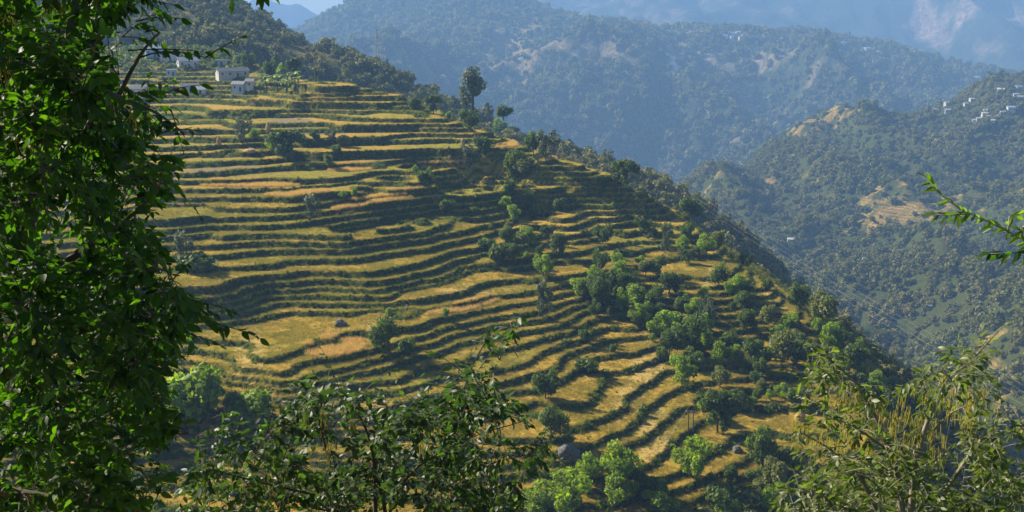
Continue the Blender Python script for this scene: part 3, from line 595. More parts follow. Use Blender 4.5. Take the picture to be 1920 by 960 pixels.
# ------------------------------------------------------------------ trees on the terraces
TREES = [
 # u, v_base, height px, width px, kind, label
 (886,212,86,60,'tall','tall grey-green tree with a bare gap under its crown top, highest on the ridge line'),
 (880,244,40,44,'round','round green tree at the foot of the tallest ridge tree'),
 (944,222,26,44,'dark','dark open-crowned tree standing up right of the tallest tree'),
 (937,254,34,34,'bright','green rounded tree below the dark open-crowned ridge tree'),
 (962,258,22,26,'round2','small dark bush-like tree touching the green rounded ridge tree'),
 (1022,304,62,50,'loose','grey loose-leaved tree on the ridge edge right of the orange field'),
 (1000,292,46,34,'dark','dark slim tree left of the grey loose-leaved ridge tree'),
 (776,208,26,34,'round','left one of the pair of round trees on the upper skyline'),
 (813,214,36,36,'round2','right one of the pair of round trees on the upper skyline'),
 (840,226,18,14,'bright','tiny bright yellow-green tree right of the pair on the skyline'),
 (750,190,10,16,'bushd','low dark bush on the skyline left of the pair of round trees'),
 (553,142,36,34,'round2','round tree with a sunlit left side right of the white village house'),
 (506,142,36,26,'dark','dark upright tree between the village house and the round tree'),
 (467,126,34,28,'dark','dark tree on the slope just behind the white village house'),
 (448,124,22,22,'olive','pale olive tree beside the dark tree behind the white house'),
 (528,136,20,24,'bright','yellow-green tree between the dark upright tree and the round tree'),
 (592,142,20,12,'loose','thin small tree on the far slope right of the village'),
 (1168,356,58,62,'round2','big dark round tree on the ridge edge above the wires'),
 (1130,352,26,34,'round','small green tree left of the big dark ridge-edge tree'),
 (1292,412,48,54,'round','dark broad tree where the wires cross the ridge edge'),
 (1250,400,14,16,'bright','small shrub on the ridge edge left of the broad dark tree'),
 (538,304,62,78,'round2','big rounded sunlit tree clump in the upper left terraces'),
 (520,290,42,44,'bright','bright left half of the big tree clump in the upper terraces'),
 (457,268,50,38,'loose','loose grey tree with a thin crown left of the big upper clump'),
 (478,262,22,28,'bright','small green tree beside the loose grey tree'),
 (625,270,30,32,'loose','grey-green tree right of the big upper clump'),
 (590,270,26,22,'round','small dark tree between the upper clump and the grey-green tree'),
 (645,276,24,30,'olive','low olive tree right of the grey-green tree'),
 (632,292,20,26,'dark','little dark tree below the grey-green tree'),
 (616,318,30,22,'olive','olive shrub tree left of the dry orange patch'),
 (875,318,48,38,'loose','grey upright tree in the terraces below the tallest ridge tree'),
 (905,280,26,34,'bushd','dark bush on the terrace edge below the ridge houses'),
 (962,336,60,52,'round','green tree clump under the orange ridge field'),
 (985,330,36,46,'olive','olive-toned tree on the right of the clump under the orange field'),
 (955,366,32,30,'bushd','dark thicket bush under the green clump'),
 (975,398,36,24,'olive','left half of the twin small trees in the upper middle'),
 (992,398,44,32,'round','right half of the twin small trees in the upper middle'),
 (796,350,36,34,'dark','dark little tree with a bright top in the middle terraces'),
 (778,326,18,14,'bright','small bright shrub left of the dark little tree'),
 (582,412,50,46,'loose','loose grey-leaved tree in the centre left terraces'),
 (664,372,22,16,'bright','bright green shrub in front of the dry grass strip'),
 (642,374,18,18,'bright','second green shrub left of the dry grass strip'),
 (838,396,24,32,'bushd','bright-topped bush at the bend of the gully terrace'),
 (1043,478,44,44,'round2','round green tree in the middle of the right terraces'),
 (1130,458,44,42,'dark','dark tree with a thick crown right of the middle round tree'),
 (1018,520,44,44,'bright','bright green tree standing on the spur in the centre'),
 (1016,592,72,44,'loose','tall thin grey tree with a bare trunk in front of the bright spur tree'),
 (935,488,34,44,'bushd','dark bush in the gully between the left and right terraces'),
 (912,470,24,40,'bushd','low green bush at the upper end of the gully'),
 (1205,436,34,38,'round','green tree on the terraces left of the bare grey tree'),
 (1048,392,20,24,'bushd','small dark bush at the left end of the right block of terraces'),
 (1150,392,14,12,'bright','tiny spiky plant on the right block of terraces'),
 (1248,472,60,30,'loose','thin grey tall tree near the right end of the terraces'),
 (1126,508,44,34,'dark','dark narrow tree above the thicket'),
 (1163,524,38,38,'bright2','bright bushy tree at the top of the thicket'),
 (1122,582,70,54,'round','large green tree at the left end of the thicket'),
 (1110,560,50,46,'dark','dark tree behind the large green thicket tree'),
 (1165,548,40,44,'round2','rounded tree below the bright bushy tree in the thicket'),
 (1233,520,44,38,'round','flat-topped tree with a clear straight trunk on the right terraces'),
 (1200,500,20,26,'bright','small green bush left of the flat-topped tree'),
 (1168,588,52,32,'bright','narrow bright tree in the thicket middle'),
 (1195,574,44,64,'bright2','wide green tree in the thicket middle'),
 (1197,610,42,50,'bright','leafy tree at the lower left of the thicket'),
 (1255,552,44,60,'round2','wide grey-green tree at the top right of the thicket'),
 (1228,566,34,36,'dark','dark tree among the wide crowns of the thicket'),
 (1278,584,36,36,'dark','dark small tree right of the wide thicket trees'),
 (1325,480,42,42,'bright','bright tree on the ridge edge under the wires'),
 (1345,474,44,34,'olive','olive tree touching the bright ridge edge tree'),
 (1347,538,50,40,'dark','dark tree on the lower right terraces'),
 (1381,558,48,48,'bright2','bright round tree on the lower right terraces'),
 (1328,590,40,28,'loose','small grey tree on the steep right terraces'),
 (1322,622,62,36,'loose','tall grey feathery tree right of the big dark thicket tree'),
 (1302,598,40,38,'bright2','light green tree above the feathery grey tree'),
 (1245,632,52,70,'bright2','wide bright tree in the lower thicket'),
 (1292,662,80,76,'round','biggest dark green tree of the lower thicket'),
 (1255,668,50,50,'round2','green tree left under the biggest thicket tree'),
 (1278,722,64,58,'bright2','bright green tree hanging below the thicket'),
 (1300,690,40,44,'dark','dark tree right of the bright hanging tree'),
 (1350,684,50,40,'bright','pair-left green tree right of the thicket'),
 (1375,684,42,34,'bright','pair-right green tree right of the thicket'),
 (1418,690,60,62,'round','round dark tree behind the lower right field'),
 (1465,690,76,60,'olive','tall olive tree beside the round dark tree'),
 (1440,612,44,36,'olive','olive tree by the narrow strip fields on the right'),
 (1482,618,34,44,'bright2','bright low tree at the right foot of the strip fields'),
 (1460,640,36,44,'bright','green tree under the bright low tree'),
 (1500,664,44,44,'round','dark green tree at the right end of the lower terraces'),
 (1542,612,70,62,'olive','large olive tree just beyond the ridge edge'),
 (1500,580,56,40,'dark','dark tree beyond the ridge edge left of the large olive tree'),
 (1555,660,60,50,'bright2','bright green tree at the foot of the wires'),
 (1600,690,60,56,'dark','dark tree low on the ridge flank right of the bright tree'),
 (1345,812,94,90,'round2','big round dark green tree beside the two poles'),
 (1300,896,90,84,'bright2','yellow-green tree in front of the two poles'),
 (1165,915,94,90,'bright','bright tree at the bottom centre right'),
 (1060,965,100,130,'bright2','broad bright bush at the bottom centre'),
 (1000,965,60,90,'bright','low bright bush left of the broad bottom bush'),
 (1035,826,72,74,'round','green tree left of the grey boulder'),
 (1022,748,66,54,'dark','dark tree with a long trunk standing in the brown field'),
 (720,662,76,62,'round','lone round tree beside the boulder in the lower left field'),
 (762,664,34,36,'bushd','dark bush right of the lone round tree'),
 (730,592,18,20,'bright','small bright tree behind the lone round tree'),
 (835,598,24,18,'bright','small green sapling on the path field'),
 (478,800,80,96,'bush','bright feathery bush at lower left'),
 (372,790,120,130,'bush','large leafy bush behind the left foreground tree'),
 (440,786,60,60,'round','green shrub between the two lower left bushes'),
 (1352,960,60,70,'bushd','dark shrub at the bottom edge under the poles'),
 (1370,975,46,66,'bright','bright low shrub on the bottom edge'),
 (1430,880,96,70,'dark','dark tree in front of the lower right brown fields'),
 (1450,930,80,60,'olive','thin olive tree at the lower right'),
 (1420,720,26,30,'bushd','dark bush at the edge of the lower right field'),
 (1095,640,26,26,'bushd','small bush on the terrace edge in the lower centre'),
 (1150,660,18,18,'bushd','round little bush on the zigzag terraces'),
 (1100,700,34,56,'bushd','dark hedge bush on the lower centre terrace edge'),
 (1225,930,40,56,'bushd','dark shrub below the golden field'),
 (340,500,70,50,'loose','twiggy grey tree in the gap right of the left foreground tree'),
 (370,510,40,80,'bushd','brown-green mound of shrubs left of the terraces'),
 (1440,545,26,26,'dark','small dark tree near the ridge edge under the wires'),
 (1470,530,30,24,'round','narrow dark tree on the ridge edge right of the wires'),
 (1400,500,30,30,'dark','dark bush tree on the ridge edge between the wires'),
 (1520,690,50,50,'round2','broad dark tree at the lower end of the ridge'),
 (1110,905,60,66,'bright','leafy bright tree between the broad bottom bush and the bottom centre right tree'),
 (1235,965,50,80,'bright2','spreading bright bush on the bottom edge below the golden field'),
 (1450,965,70,70,'bright','bright bush in the bottom corner left of the catkin tree'),
 (300,850,60,80,'bush','green bush low beside the left foreground tree'),
 (890,400,14,22,'bushd','little bush at the end of a short terrace'),
 (1195,600,30,40,'dark','dark fill of the thicket beside the leafy tree'),
]
for (u, v, h, wd, key, lab) in TREES:
    if v < 150 and 460 < u < 600:
        p = near.hit(u, v + 14)
        if p is not None and p.y < 640: v += 14; h += 12
    p = near.hit(u, min(v, 985))
    if p is None or p.y > 625: 
        q = ridge.hit(u, v); p = q if q else Vector(P(u, v, 470))
    d = p.y / F_PX * 1.02
    bush = key.startswith('bush')
    place_tree('bush' if bush else 'broadleaf_tree', key, p, h * d, wd * d, lab, 'bush' if bush else 'tree', 'bushes on the terraced hill' if bush else 'trees on the terraced hill')
USED = set()
ZONES = [(1380,760,70,60),(1180,540,90,50),(1400,600,60,50),(1180,460,90,50),(960,430,60,50),(1270,640,60,60),(1350,640,60,40),(1450,690,80,40),(1560,700,70,50),(1100,560,40,40),(1000,470,60,40),(1300,470,40,40),(1230,600,50,30),(1420,900,70,50),(1180,930,120,30),(1500,640,50,40),(1650,740,60,40)]
for k in range(150):
    z_ = ZONES[k % len(ZONES)]; u, v = z_[0] + rng.normal() * z_[2] * .5, z_[1] + rng.normal() * z_[3] * .5
    p = near.hit(u, v)
    if p is None: continue
    hh = 2.0 + 4.2 * rng.random() ** 1.3; key = ['round', 'bright', 'dark', 'round2', 'bright2', 'olive'][rng.integers(0, 6)]
    lab = None
    for q in sorted((t_ for t_ in TREES if len(t_[5].split()) <= 10), key=lambda t_: math.hypot(t_[0] - u, t_[1] - v)):
        dx, dy = u - q[0], v - q[1]; dr = ('right of' if dx > 0 else 'left of') if abs(dx) > abs(dy) else ('below' if dy > 0 else 'above')
        c_ = {'round': 'green', 'round2': 'green', 'bright': 'bright', 'bright2': 'bright', 'dark': 'dark', 'olive': 'olive'}[key]; lab = 'small %s tree %s the %s' % (c_, dr, q[5])
        if lab not in USED: break
    USED.add(lab); place_tree('broadleaf_tree', key, p, hh, hh * (.8 + .4 * rng.random()), lab, 'tree', 'thicket trees right of the terraces')

# ------------------------------------------------------------------ village
M['whitewash'] = plain('whitewash', (.50, .50, .46), .8, .08, 1.2); M['grey_and_shaded'] = plain('grey_and_shaded_wall', (.42, .42, .36), .9, .15, 1); M['blue_and_shaded'] = plain('blue_and_shaded_wall', (.34, .44, .60), .8, .1, 1)  # grey and blue are wall paint, and painted shade on two white houses
M['slate'] = plain('slate', (.20, .21, .22), .6, .5, 2.5); M['tin'] = plain('tin', (.33, .37, .42), .35, .2, 1); M['opening'] = plain('opening', (.04, .045, .05), .4, .2, 1); M['rust'] = plain('rust', (.30, .17, .10), .8, .3, 1)
def house(p, w_, d_, h_, rz, wall, roof, label, cat='house', wins=3, group=None, flat=False, door=True):
    o = empty('village_house', p, rz); tag(o, label, cat, group); o.scale = (p.y / 520,) * 3
    x, y = w_ / 2, d_ / 2; rh = 0 if flat else d_ * .28
    b_ = MB(); b_.add([(-x,-y,-3),(x,-y,-3),(x,y,-3),(-x,y,-3),(-x,-y,h_),(x,-y,h_),(x,y,h_),(-x,y,h_),(-x,0,h_+rh*.98),(x,0,h_+rh*.98)],
        [(0,1,5,4),(2,3,7,6),(3,0,4,8,7),(1,2,6,9,5),(4,5,9,8),(6,7,8,9)]); b_.build('wall', wall, o)
    r_ = MB(); e = .5
    if flat: r_.box((0, 0, h_ + .12), (w_ + .8, d_ + .8, .22))
    else:
        for s in (-1, 1):
            lo = (h_ - rh * e / y + .06); n_ = 14
            for k in range(n_):
                xa = -x - e + (w_ + 2 * e) * k / n_; xb = xa + (w_ + 2 * e) / n_ - .03; dz = .05 * random.random()
                A, B = (xa, s * (y + e), lo + dz), (xb, s * (y + e), lo + dz); Cc, Dd = (xb, 0, h_ + rh + .08 + dz), (xa, 0, h_ + rh + .08 + dz)
                r_.add([A, B, Cc, Dd] + [(q[0], q[1], q[2] + .12) for q in (A, B, Cc, Dd)], [(0,1,2,3),(4,5,6,7),(0,1,5,4),(1,2,6,5),(2,3,7,6),(3,0,4,7)])
    r_.build('roof', roof, o)
    for k in range(wins):
        xx = -x + w_ * (k + .5) / wins; wb = MB()
        if door and k == wins // 2: wb.box((xx, -y - .03, 1.0), (.95, .1, 2.0)); wb.build('door', M['opening'], o)
        else: wb.box((xx, -y - .03, h_ * .58), (.8, .1, 1.1)); wb.build('window', M['opening'], o)
    for yy in (-d_ * .2, d_ * .12):
        wb = MB(); wb.box((-x - .03, yy, h_ * .72), (.1, .5, 1.0)); wb.build('window', M['opening'], o)
    return o
def gp(u, v, Y=None):
    p = near.hit(u, v)
    return p if p is not None and p.y < 640 else Vector(P(u, v, Y or 500))
WIN = 'houses of the hillside village'
def ph(u, v, wpx, *a, **k):
    p = gp(u, v); s = p.y / F_PX; return house(p, wpx * s, *a, **k)
p = gp(436, 145); house(p, 14.5, 4.6, 3.0, R(33), M['grey_and_shaded'], M['slate'], 'long house with shade-grey walls, a sunlit-white gable end and slate roof', wins=4, group=WIN)  # the shade on the long side is put into the grey walls
gb = MB(); gb.add([(-7.29,-2.31,-2.9),(-7.29,2.31,-2.9),(-7.29,2.31,3.0),(-7.29,0,4.25),(-7.29,-2.31,3.0),(-7.33,-2.31,-2.9),(-7.33,2.31,-2.9),(-7.33,2.31,3.0),(-7.33,0,4.25),(-7.33,-2.31,3.0)], [(5,6,7,8,9),(0,4,3,2,1),(0,1,6,5),(1,2,7,6),(2,3,8,7),(3,4,9,8),(4,0,5,9)])  # lighter plate over the gable end, sunlight put into its colour
hs = [o for o in COL.objects if o.name == 'village_house'][0]; gb.build('lit_gable_wall', M['whitewash'], hs)
house(gp(449, 171), 5.6, 4, 3.4, R(-12), M['blue_and_shaded'], M['slate'], 'small white two-storey house below the long slate-roofed house', wins=2, group=WIN)  # white walls in shade; the bluish tone is put into the wall colour
house(gp(470, 166), 3.6, 3.6, 3.2, R(-5), M['whitewash'], M['slate'], 'narrow white house right of the small two-storey house', wins=1, group=WIN, door=False)
house(gp(357, 174), 7.5, 5, 2.8, R(20), M['blue_and_shaded'], M['slate'], 'pale blue house with a dark gable roof low at the left of the village', wins=3, group=WIN)
house(gp(377, 177), 4.2, 3.5, 2.4, R(5), M['whitewash'], M['tin'], 'little white shed right of the low pale blue house', wins=1, group=WIN)
house(gp(322, 143), 4.0, 4, 3.0, R(8), M['blue_and_shaded'], M['tin'], 'small square blue house between the branches', wins=2, group=WIN, flat=True)
house(gp(352, 128), 9, 5, 3.6, R(30), M['whitewash'], M['tin'], 'white house with a curved end left of the long house', wins=3, group=WIN)
house(gp(414, 124), 5.0, 4, 2.6, R(-8), M['grey_and_shaded'], M['slate'], 'grey flat-roofed house above the long house', wins=2, group=WIN, flat=True)
house(gp(290, 108), 8, 6, 4.2, R(20), M['blue_and_shaded'], M['tin'], 'blue tin-roofed house highest at the left of the village', wins=3, group=WIN)
house(gp(318, 116), 7, 5, 4.0, R(-10), M['whitewash'], M['tin'], 'white house right of the highest blue house', wins=2, group=WIN, flat=True)
house(gp(262, 178), 8, 5, 3.0, R(12), M['whitewash'], M['slate'], 'white house behind the leaves at the far left of the village', wins=3, group=WIN)

# banana plants beside the long house
def banana():
    o = empty('banana_plant'); st_ = MB(); st_.tube([(0,0,-.5),(.05,0,1.2),(0,.05,2.3)], [.18,.15,.10], 7); st_.build('stem', M['tree_olive'], o)
    V = []; Fq = []; r = np.random.default_rng(5)
    for k in range(10):
        an = k * 2.4; up = .5 + .5 * r.random(); L_ = 2.2 + .6 * r.random(); b0 = len(V)
        for i in range(6):
            t_ = i / 5; c = Vector((math.cos(an), math.sin(an), 0)) * (L_ * t_ * .85) + Vector((0, 0, 2.2 + L_ * (up * t_ - .75 * t_ * t_))); wv = .34 * math.sin(math.pi * min(1, t_ * .88 + .1)); s_ = Vector((-math.sin(an), math.cos(an), 0)) * wv
            V += [tuple(c - s_), tuple(c + s_)]
        Fq += [(b0 + 2 * i, b0 + 2 * i + 1, b0 + 2 * i + 3, b0 + 2 * i + 2) for i in range(5)]
    me = np_mesh('banana_leaves', V, Fq, False, None, {'tint': r.random(len(Fq))}); link('leaves', me, M['banana'], o); return o
M['banana'] = leafmat('banana_leaves', (.07, .11, .03), (.26, .30, .16), .35, .3, .6)
b0 = banana(); GB = 'banana plants beside the village house'
for k in range(18):
    u = 488 + 72 * rng.random(); v = 158 + 16 * rng.random(); p = gp(u, v)
    if k == 0: o = b0
    else:
        o = b0.copy(); COL.objects.link(o)
        for ch in b0.children: c = ch.copy(); COL.objects.link(c); c.parent = o
    o.location = p; o.rotation_euler = (0, 0, rng.random() * 6); o.scale = (1.4 + .6 * rng.random(),) * 3
    tag(o, 'broad-leaved banana plant in the cluster right of the long house', 'banana plant', GB)

# haystacks
def haystack(p, h_, w_, label):
    r = np.random.default_rng(int(p.x * 10) & 255); V = []; n = 14; m_ = 9
    for i in range(m_ + 1):
        t_ = i / m_; prof = (.75 + .45 * math.sin(min(1, t_ * 1.25) * 2.6)) * (1 - t_ ** 3.5) * .75 + .02
        for k in range(n):
            an = k / n * 6.283; q = prof * w_ / 2 * (1 + .10 * r.normal()); V.append((math.cos(an) * q, math.sin(an) * q, -.2 + t_ * (h_ + .2)))
    Fq = [(i * n + k, i * n + (k + 1) % n, (i + 1) * n + (k + 1) % n, (i + 1) * n + k) for i in range(m_) for k in range(n)]
    me = np_mesh('haystack', V, Fq, False); o = link('haystack', me, M['straw'], None, p)
    ends = r.random((260, 2)); E = []
    for q in ends:
        t_ = q[0]; an = q[1] * 6.283; prof = (.75 + .45 * math.sin(min(1, t_ * 1.25) * 2.6)) * (1 - t_ ** 3.5) * .75 + .02; a_ = Vector((math.cos(an) * prof * w_ / 2, math.sin(an) * prof * w_ / 2, t_ * h_))
        b_ = a_ + Vector((math.cos(an) * .22, math.sin(an) * .22, -.25)); s_ = Vector((-math.sin(an), math.cos(an), 0)) * .03; E += [tuple(a_ - s_), tuple(a_ + s_), tuple(b_ + s_), tuple(b_ - s_)]
    link('straw_ends', np_mesh('straw_ends', E, np.arange(len(E)).reshape(-1, 4)), M['straw'], o)
    return tag(o, label, 'haystack', 'haystacks on the terraces')
haystack(near.hit(411, 273), 3.2, 2.0, 'tall straw haystack on a terrace left of the loose grey tree')
haystack(near.hit(503, 249), 3.6, 2.2, 'tall straw haystack behind the big upper tree clump')
haystack(near.hit(470, 286), 1.6, 5.0, 'low rounded heap of dry straw under the loose grey tree')
haystack(near.hit(868, 268), 1.9, 1.8, 'small tan straw heap by the dark bush under the tallest tree')
haystack(near.hit(1500, 788), 2.2, 2.6, 'brown straw stack in the lower right fields')

# boulders
def boulder(p, sx, sy, sz, label, seed, group='boulders on the terraces'):
    import bmesh
    bm = bmesh.new(); bmesh.ops.create_icosphere(bm, subdivisions=4, radius=1)
    for v in bm.verts:
        c = v.co.normalized(); n1 = float(fbm(c.x * 1.4 + 5, c.y * 1.4 + c.z * 2.1, 4, seed)); n2 = float(ridged(c.x * 2 + 3, c.z * 2 + c.y, 3, seed + 4))
        q = .75 + .5 * n1 + .12 * n2; v.co = Vector((max(-.95, min(.88, c.x * q)) * sx, max(-.8, min(.8, c.y * q)) * sy, max(-.6, min(1.25, c.z * q * (1.15 - .35 * c.x))) * sz))
    me = bpy.data.meshes.new('boulder'); bm.to_mesh(me); bm.free(); o = link('boulder', me, M['stone'], None, p); return tag(o, label, 'boulder', group)
boulder(near.hit(640, 612) + Vector((0, 0, .3)), 1.5, 1.2, 1.1, 'rounded grey boulder at the end of the green field', 3)
boulder(near.hit(1068, 858) + Vector((0, 0, .1)), 2.4, 2.0, 2.2, 'big angular dark grey boulder between the bottom trees', 5)
boulder(near.hit(1384, 848) + Vector((0, 0, .1)), 1.1, 1.0, 1.0, 'grey boulder on the bank right of the poles', 8)
boulder(near.hit(534, 880) + Vector((0, 0, .4)), 2.0, 1.8, 2.0, 'dark smooth boulder behind the centre foreground branches', 11)
boulder(near.hit(362, 900) + Vector((0, 0, .2)), 1.2, 1.0, .9, 'dark rock in the brown ground at lower left', 13)
boulder(near.hit(440, 928) + Vector((0, 0, .2)), 1.3, 1.1, 1.0, 'grey rock lower left near the bottom edge', 15)
for k in range(26):
    u = 330 + 130 * rng.random(); v = 775 + 165 * rng.random(); p = near.hit(u, v)
    boulder(p, *(.15 + .3 * rng.random(3)), 'small pale stone scattered on the brown ground at lower left', 20 + k, 'small stones on the brown ground')

# the person on the terrace
def skin(name, verts, edges, mat, parent, sub=2):
    me = bpy.data.meshes.new(name); me.from_pydata([v[:3] for v in verts], edges, []); o = link(name, me, mat, parent)
    o.modifiers.new('skin', 'SKIN'); sv = me.skin_vertices[0].data
    for i, v in enumerate(verts): sv[i].radius = (v[3], v[3] * (v[4] if len(v) > 4 else 1))
    sv[0].use_root = True; o.modifiers.new('sub', 'SUBSURF').levels = sub; o.modifiers['sub'].render_levels = sub; return o
M['skin'] = plain('skin', (.28, .16, .10), .6, .05); M['shirt'] = plain('shirt', (.62, .60, .55), .9, .1); M['trousers'] = plain('trousers', (.06, .08, .13), .9, .1); M['cap'] = plain('cap', (.55, .45, .28), .9, .1)
pp = near.hit(763, 585)
pe = skin('person', [(0,0,.95,.13),(0,.02,1.15,.13),(0,.03,1.40,.15,.7),(0,.0,1.52,.055),(0,-.02,1.66,.10),(.20,.02,1.40,.06),(.27,-.02,1.14,.045),(.22,-.16,.95,.035),(-.20,.02,1.40,.06),(-.28,.02,1.14,.045),(-.26,-.08,.92,.035),(.10,0,.85,.095),(.12,-.06,.48,.065),(.12,.02,.08,.045),(.12,-.12,.03,.04),(-.10,0,.85,.095),(-.12,.05,.48,.065),(-.12,.12,.08,.045),(-.12,-.02,.03,.04)],
     [(0,1),(1,2),(2,3),(3,4),(2,5),(5,6),(6,7),(2,8),(8,9),(9,10),(0,11),(11,12),(12,13),(13,14),(0,15),(15,16),(16,17),(17,18)], M['skin'], None)
pe.location = pp; pe.rotation_euler = (0, 0, .5); tag(pe, 'person in a pale shirt and dark trousers walking along a terrace edge', 'person')
skin('shirt', [(0,0,1.0,.15),(0,.02,1.18,.15),(0,.03,1.40,.165,.75),(.20,.02,1.40,.075),(.27,-.02,1.16,.06),(-.20,.02,1.40,.075),(-.28,.02,1.16,.06)], [(0,1),(1,2),(2,3),(3,4),(2,5),(5,6)], M['shirt'], pe)
skin('trousers', [(0,0,.95,.14),(.10,0,.85,.11),(.12,-.06,.48,.08),(.12,.02,.14,.065),(-.10,0,.85,.11),(-.12,.05,.48,.08),(-.12,.12,.14,.065)], [(0,1),(1,2),(2,3),(0,4),(4,5),(5,6)], M['trousers'], pe)
hb = MB(); hb.tube([(0,-.02,1.70),(0,-.02,1.72),(0,-.02,1.73),(0,-.02,1.80),(0,-.02,1.83)], [.20,.20,.12,.11,.04], 14); hb.build('hat', M['cap'], pe, True)

# poles and wires
M['pole'] = plain('pole', (.12, .10, .085), .9, .3, 4); M['wire'] = plain('wire', (.45, .45, .42), .4, .05)
pb = near.hit(1290, 812)
def pole(p, h_, label):
    o = empty('utility_pole', p); a_ = MB(); a_.tube([(0,0,-.5),(0,0,h_)], [.17,.11], 8); a_.build('post', M['pole'], o)
    c = MB(); c.box((0, 0, h_ - .35), (1.1, .1, .12)); c.build('crossarm', M['pole'], o)
    for xx in (-.45, .45): i = MB(); i.tube([(xx,0,h_-.28),(xx,0,h_-.1)], [.05,.07], 6); i.build('insulator', M['whitewash'], o)
    return tag(o, label, 'pole', 'pair of poles in the lower fields')
pole(pb, 4.9, 'left thin dark pole of the pair behind the yellow-green tree')
pole(near.hit(1299, 812), 4.8, 'right thin dark pole of the pair behind the yellow-green tree')
stay = MB(); top = Vector(P(1289, 766, pb.y)); foot = near.hit(1244, 838); stay.tube([top, foot], .035, 4)
tag(stay.build('stay_wire', M['wire']), 'thin pale stay wire slanting down from the left pole', 'wire')
def wire(a, b, sag, label, rad=.022, n=14):
    m_ = MB(); pts = [a.lerp(b, i / n) + Vector((0, 0, -4 * sag * (i / n) * (1 - i / n))) for i in range(n + 1)]
    m_.tube(pts, rad, 4); return tag(m_.build('overhead_wire', M['wire']), label, 'wire', 'overhead wires across the hill')
for k, (du, nm) in enumerate(((0, 'lowest'), (7, 'middle'), (13, 'highest'))):
    wire(Vector(P(262 + du, 395 - du * .6, 60)), Vector(P(548 + du, 700 - du, 175)), 1.0, nm + ' of the three wires slanting past the left foreground tree', .006)
for k, (du, nm) in enumerate(((0, 'first and leftmost'), (8, 'second'), (16, 'third'), (24, 'fourth and rightmost'))):
    wire(Vector(P(1225 + du * 1.2, 318 - k, 330)), Vector(P(1990 + du, 800 - du * 1.1, 130)), 2.0, nm + ' of the four wires crossing the ridge edge at right', .0055)

# lattice mast on the far ridge
mp = ridge.hit(708, 124) or Vector(P(708, 122, 820)); o = empty('lattice_mast', mp); hM = 26
for sx, sy in ((-1,-1),(1,-1),(1,1),(-1,1)):
    a_ = MB(); a_.tube([(sx*1.3, sy*1.3, -2), (sx*.25, sy*.25, hM)], .07, 4); a_.build('mast_leg', M['pole'], o)
a_ = MB()
for k in range(12):
    z0, z1 = hM * k / 12, hM * (k + 1) / 12; q0, q1 = 1.3 - 1.05 * k / 12, 1.3 - 1.05 * (k + 1) / 12
    for (x0, y0), (x1, y1) in (((-1,-1),(1,-1)),((1,-1),(1,1)),((1,1),(-1,1)),((-1,1),(-1,-1))): a_.tube([(x0*q0, y0*q0, z0), (x1*q1, y1*q1, z1)], .03, 3)
a_.build('bracing', M['pole'], o); tag(o, 'faint thin lattice mast on the forested ridge behind the terraces', 'mast')

# far houses
def tiny_house(f, u, v, w_, h_, wall, roof, label, group, Y=None):
    p = f.hit(u, v)
    if p is None: return
    if f is right: w_ *= p.y / F_PX * 1.15; h_ *= p.y / F_PX * 1.15
    o = empty('hillside_house', p, R(rng.random() * 50 - 25)); tag(o, label, 'house', group); x = w_ / 2; y = w_ * .35
    b_ = MB(); b_.box((0, 0, h_ / 2 - 1.5), (w_, 2 * y, h_ + 3)); b_.build('wall', wall, o)
    r_ = MB(); e = .4; q = h_ + .02
    r_.add([(-x-e,-y-e,q),(x+e,-y-e,q),(x+e,y+e,q),(-x-e,y+e,q),(-x-e,0,q+y*.6),(x+e,0,q+y*.6)], [(0,1,5,4),(2,3,4,5),(3,0,4),(1,2,5),(3,2,1,0)]); r_.build('roof', roof, o)
    for k in range(3): wb = MB(); wb.box((-x + w_ * (k + .5) / 3, -y - .05, h_ * .5), (w_ * .12, .1, h_ * .35)); wb.build('window', M['opening'], o)
WA = [M['whitewash'], M['whitewash'], M['grey_and_shaded'], M['blue_and_shaded']]; RO = [M['tin'], M['tin'], M['rust'], M['slate']]
NAMED = [(1691,209,12,'whitest house at the left end of the hilltop village'),(1704,211,9,'small white and blue house right of the leftmost hilltop house'),(1735,204,9,'bright blue house among the hilltop village trees'),(1746,201,6,'small pale house right of the bright blue one'),
 (1765,197,12,'wide cream house near the middle of the hilltop village'),(1776,198,10,'white house touching the wide cream one'),(1753,210,9,'low grey house below the hilltop row'),(1777,211,9,'low pale house below the cream house'),(1811,198,7,'lone small house on the wooded crest'),(1822,190,8,'pale house up the crest to the right'),
 (1827,229,7,'lowest left white house of the cluster under the crest'),(1836,227,9,'white house second from the left in the cluster under the crest'),(1846,218,10,'cream-roofed house in the middle of the cluster'),(1855,222,8,'grey house right of the cream-roofed house'),(1874,222,9,'bluish house right of the cluster'),(1849,212,9,'topmost grey house of the cluster under the crest'),
 (1895,208,12,'large pale house right of the cluster'),(1880,214,8,'yellowish house beside the large pale house'),(1862,229,6,'tiny house under the cluster'),(1905,182,9,'white house on the upper right crest'),(1914,188,11,'tall yellow-white house at the right edge'),(1876,174,11,'long grey roofed house on the upper crest'),(1908,171,14,'wide pale house highest at the right edge'),
 (1620,494,14,'pale yellow long house alone in the valley forest'),(1748,484,8,'small bluish roof alone in the right slope forest'),(1742,578,9,'white roof alone low in the right slope forest'),(1292,340,9,'tiny white house where the valley slopes meet'),(1483,455,12,'pale weathered ruin in the valley forest')]
for i, (u, v, w_, lab) in enumerate(NAMED):
    wa = M['blue_and_shaded'] if 'blu' in lab else WA[i % 3]; tiny_house(right, u, v, w_ * .95, w_ * .5, wa, M['tin'] if i % 3 else M['whitewash'], lab, 'houses on the right hillside')
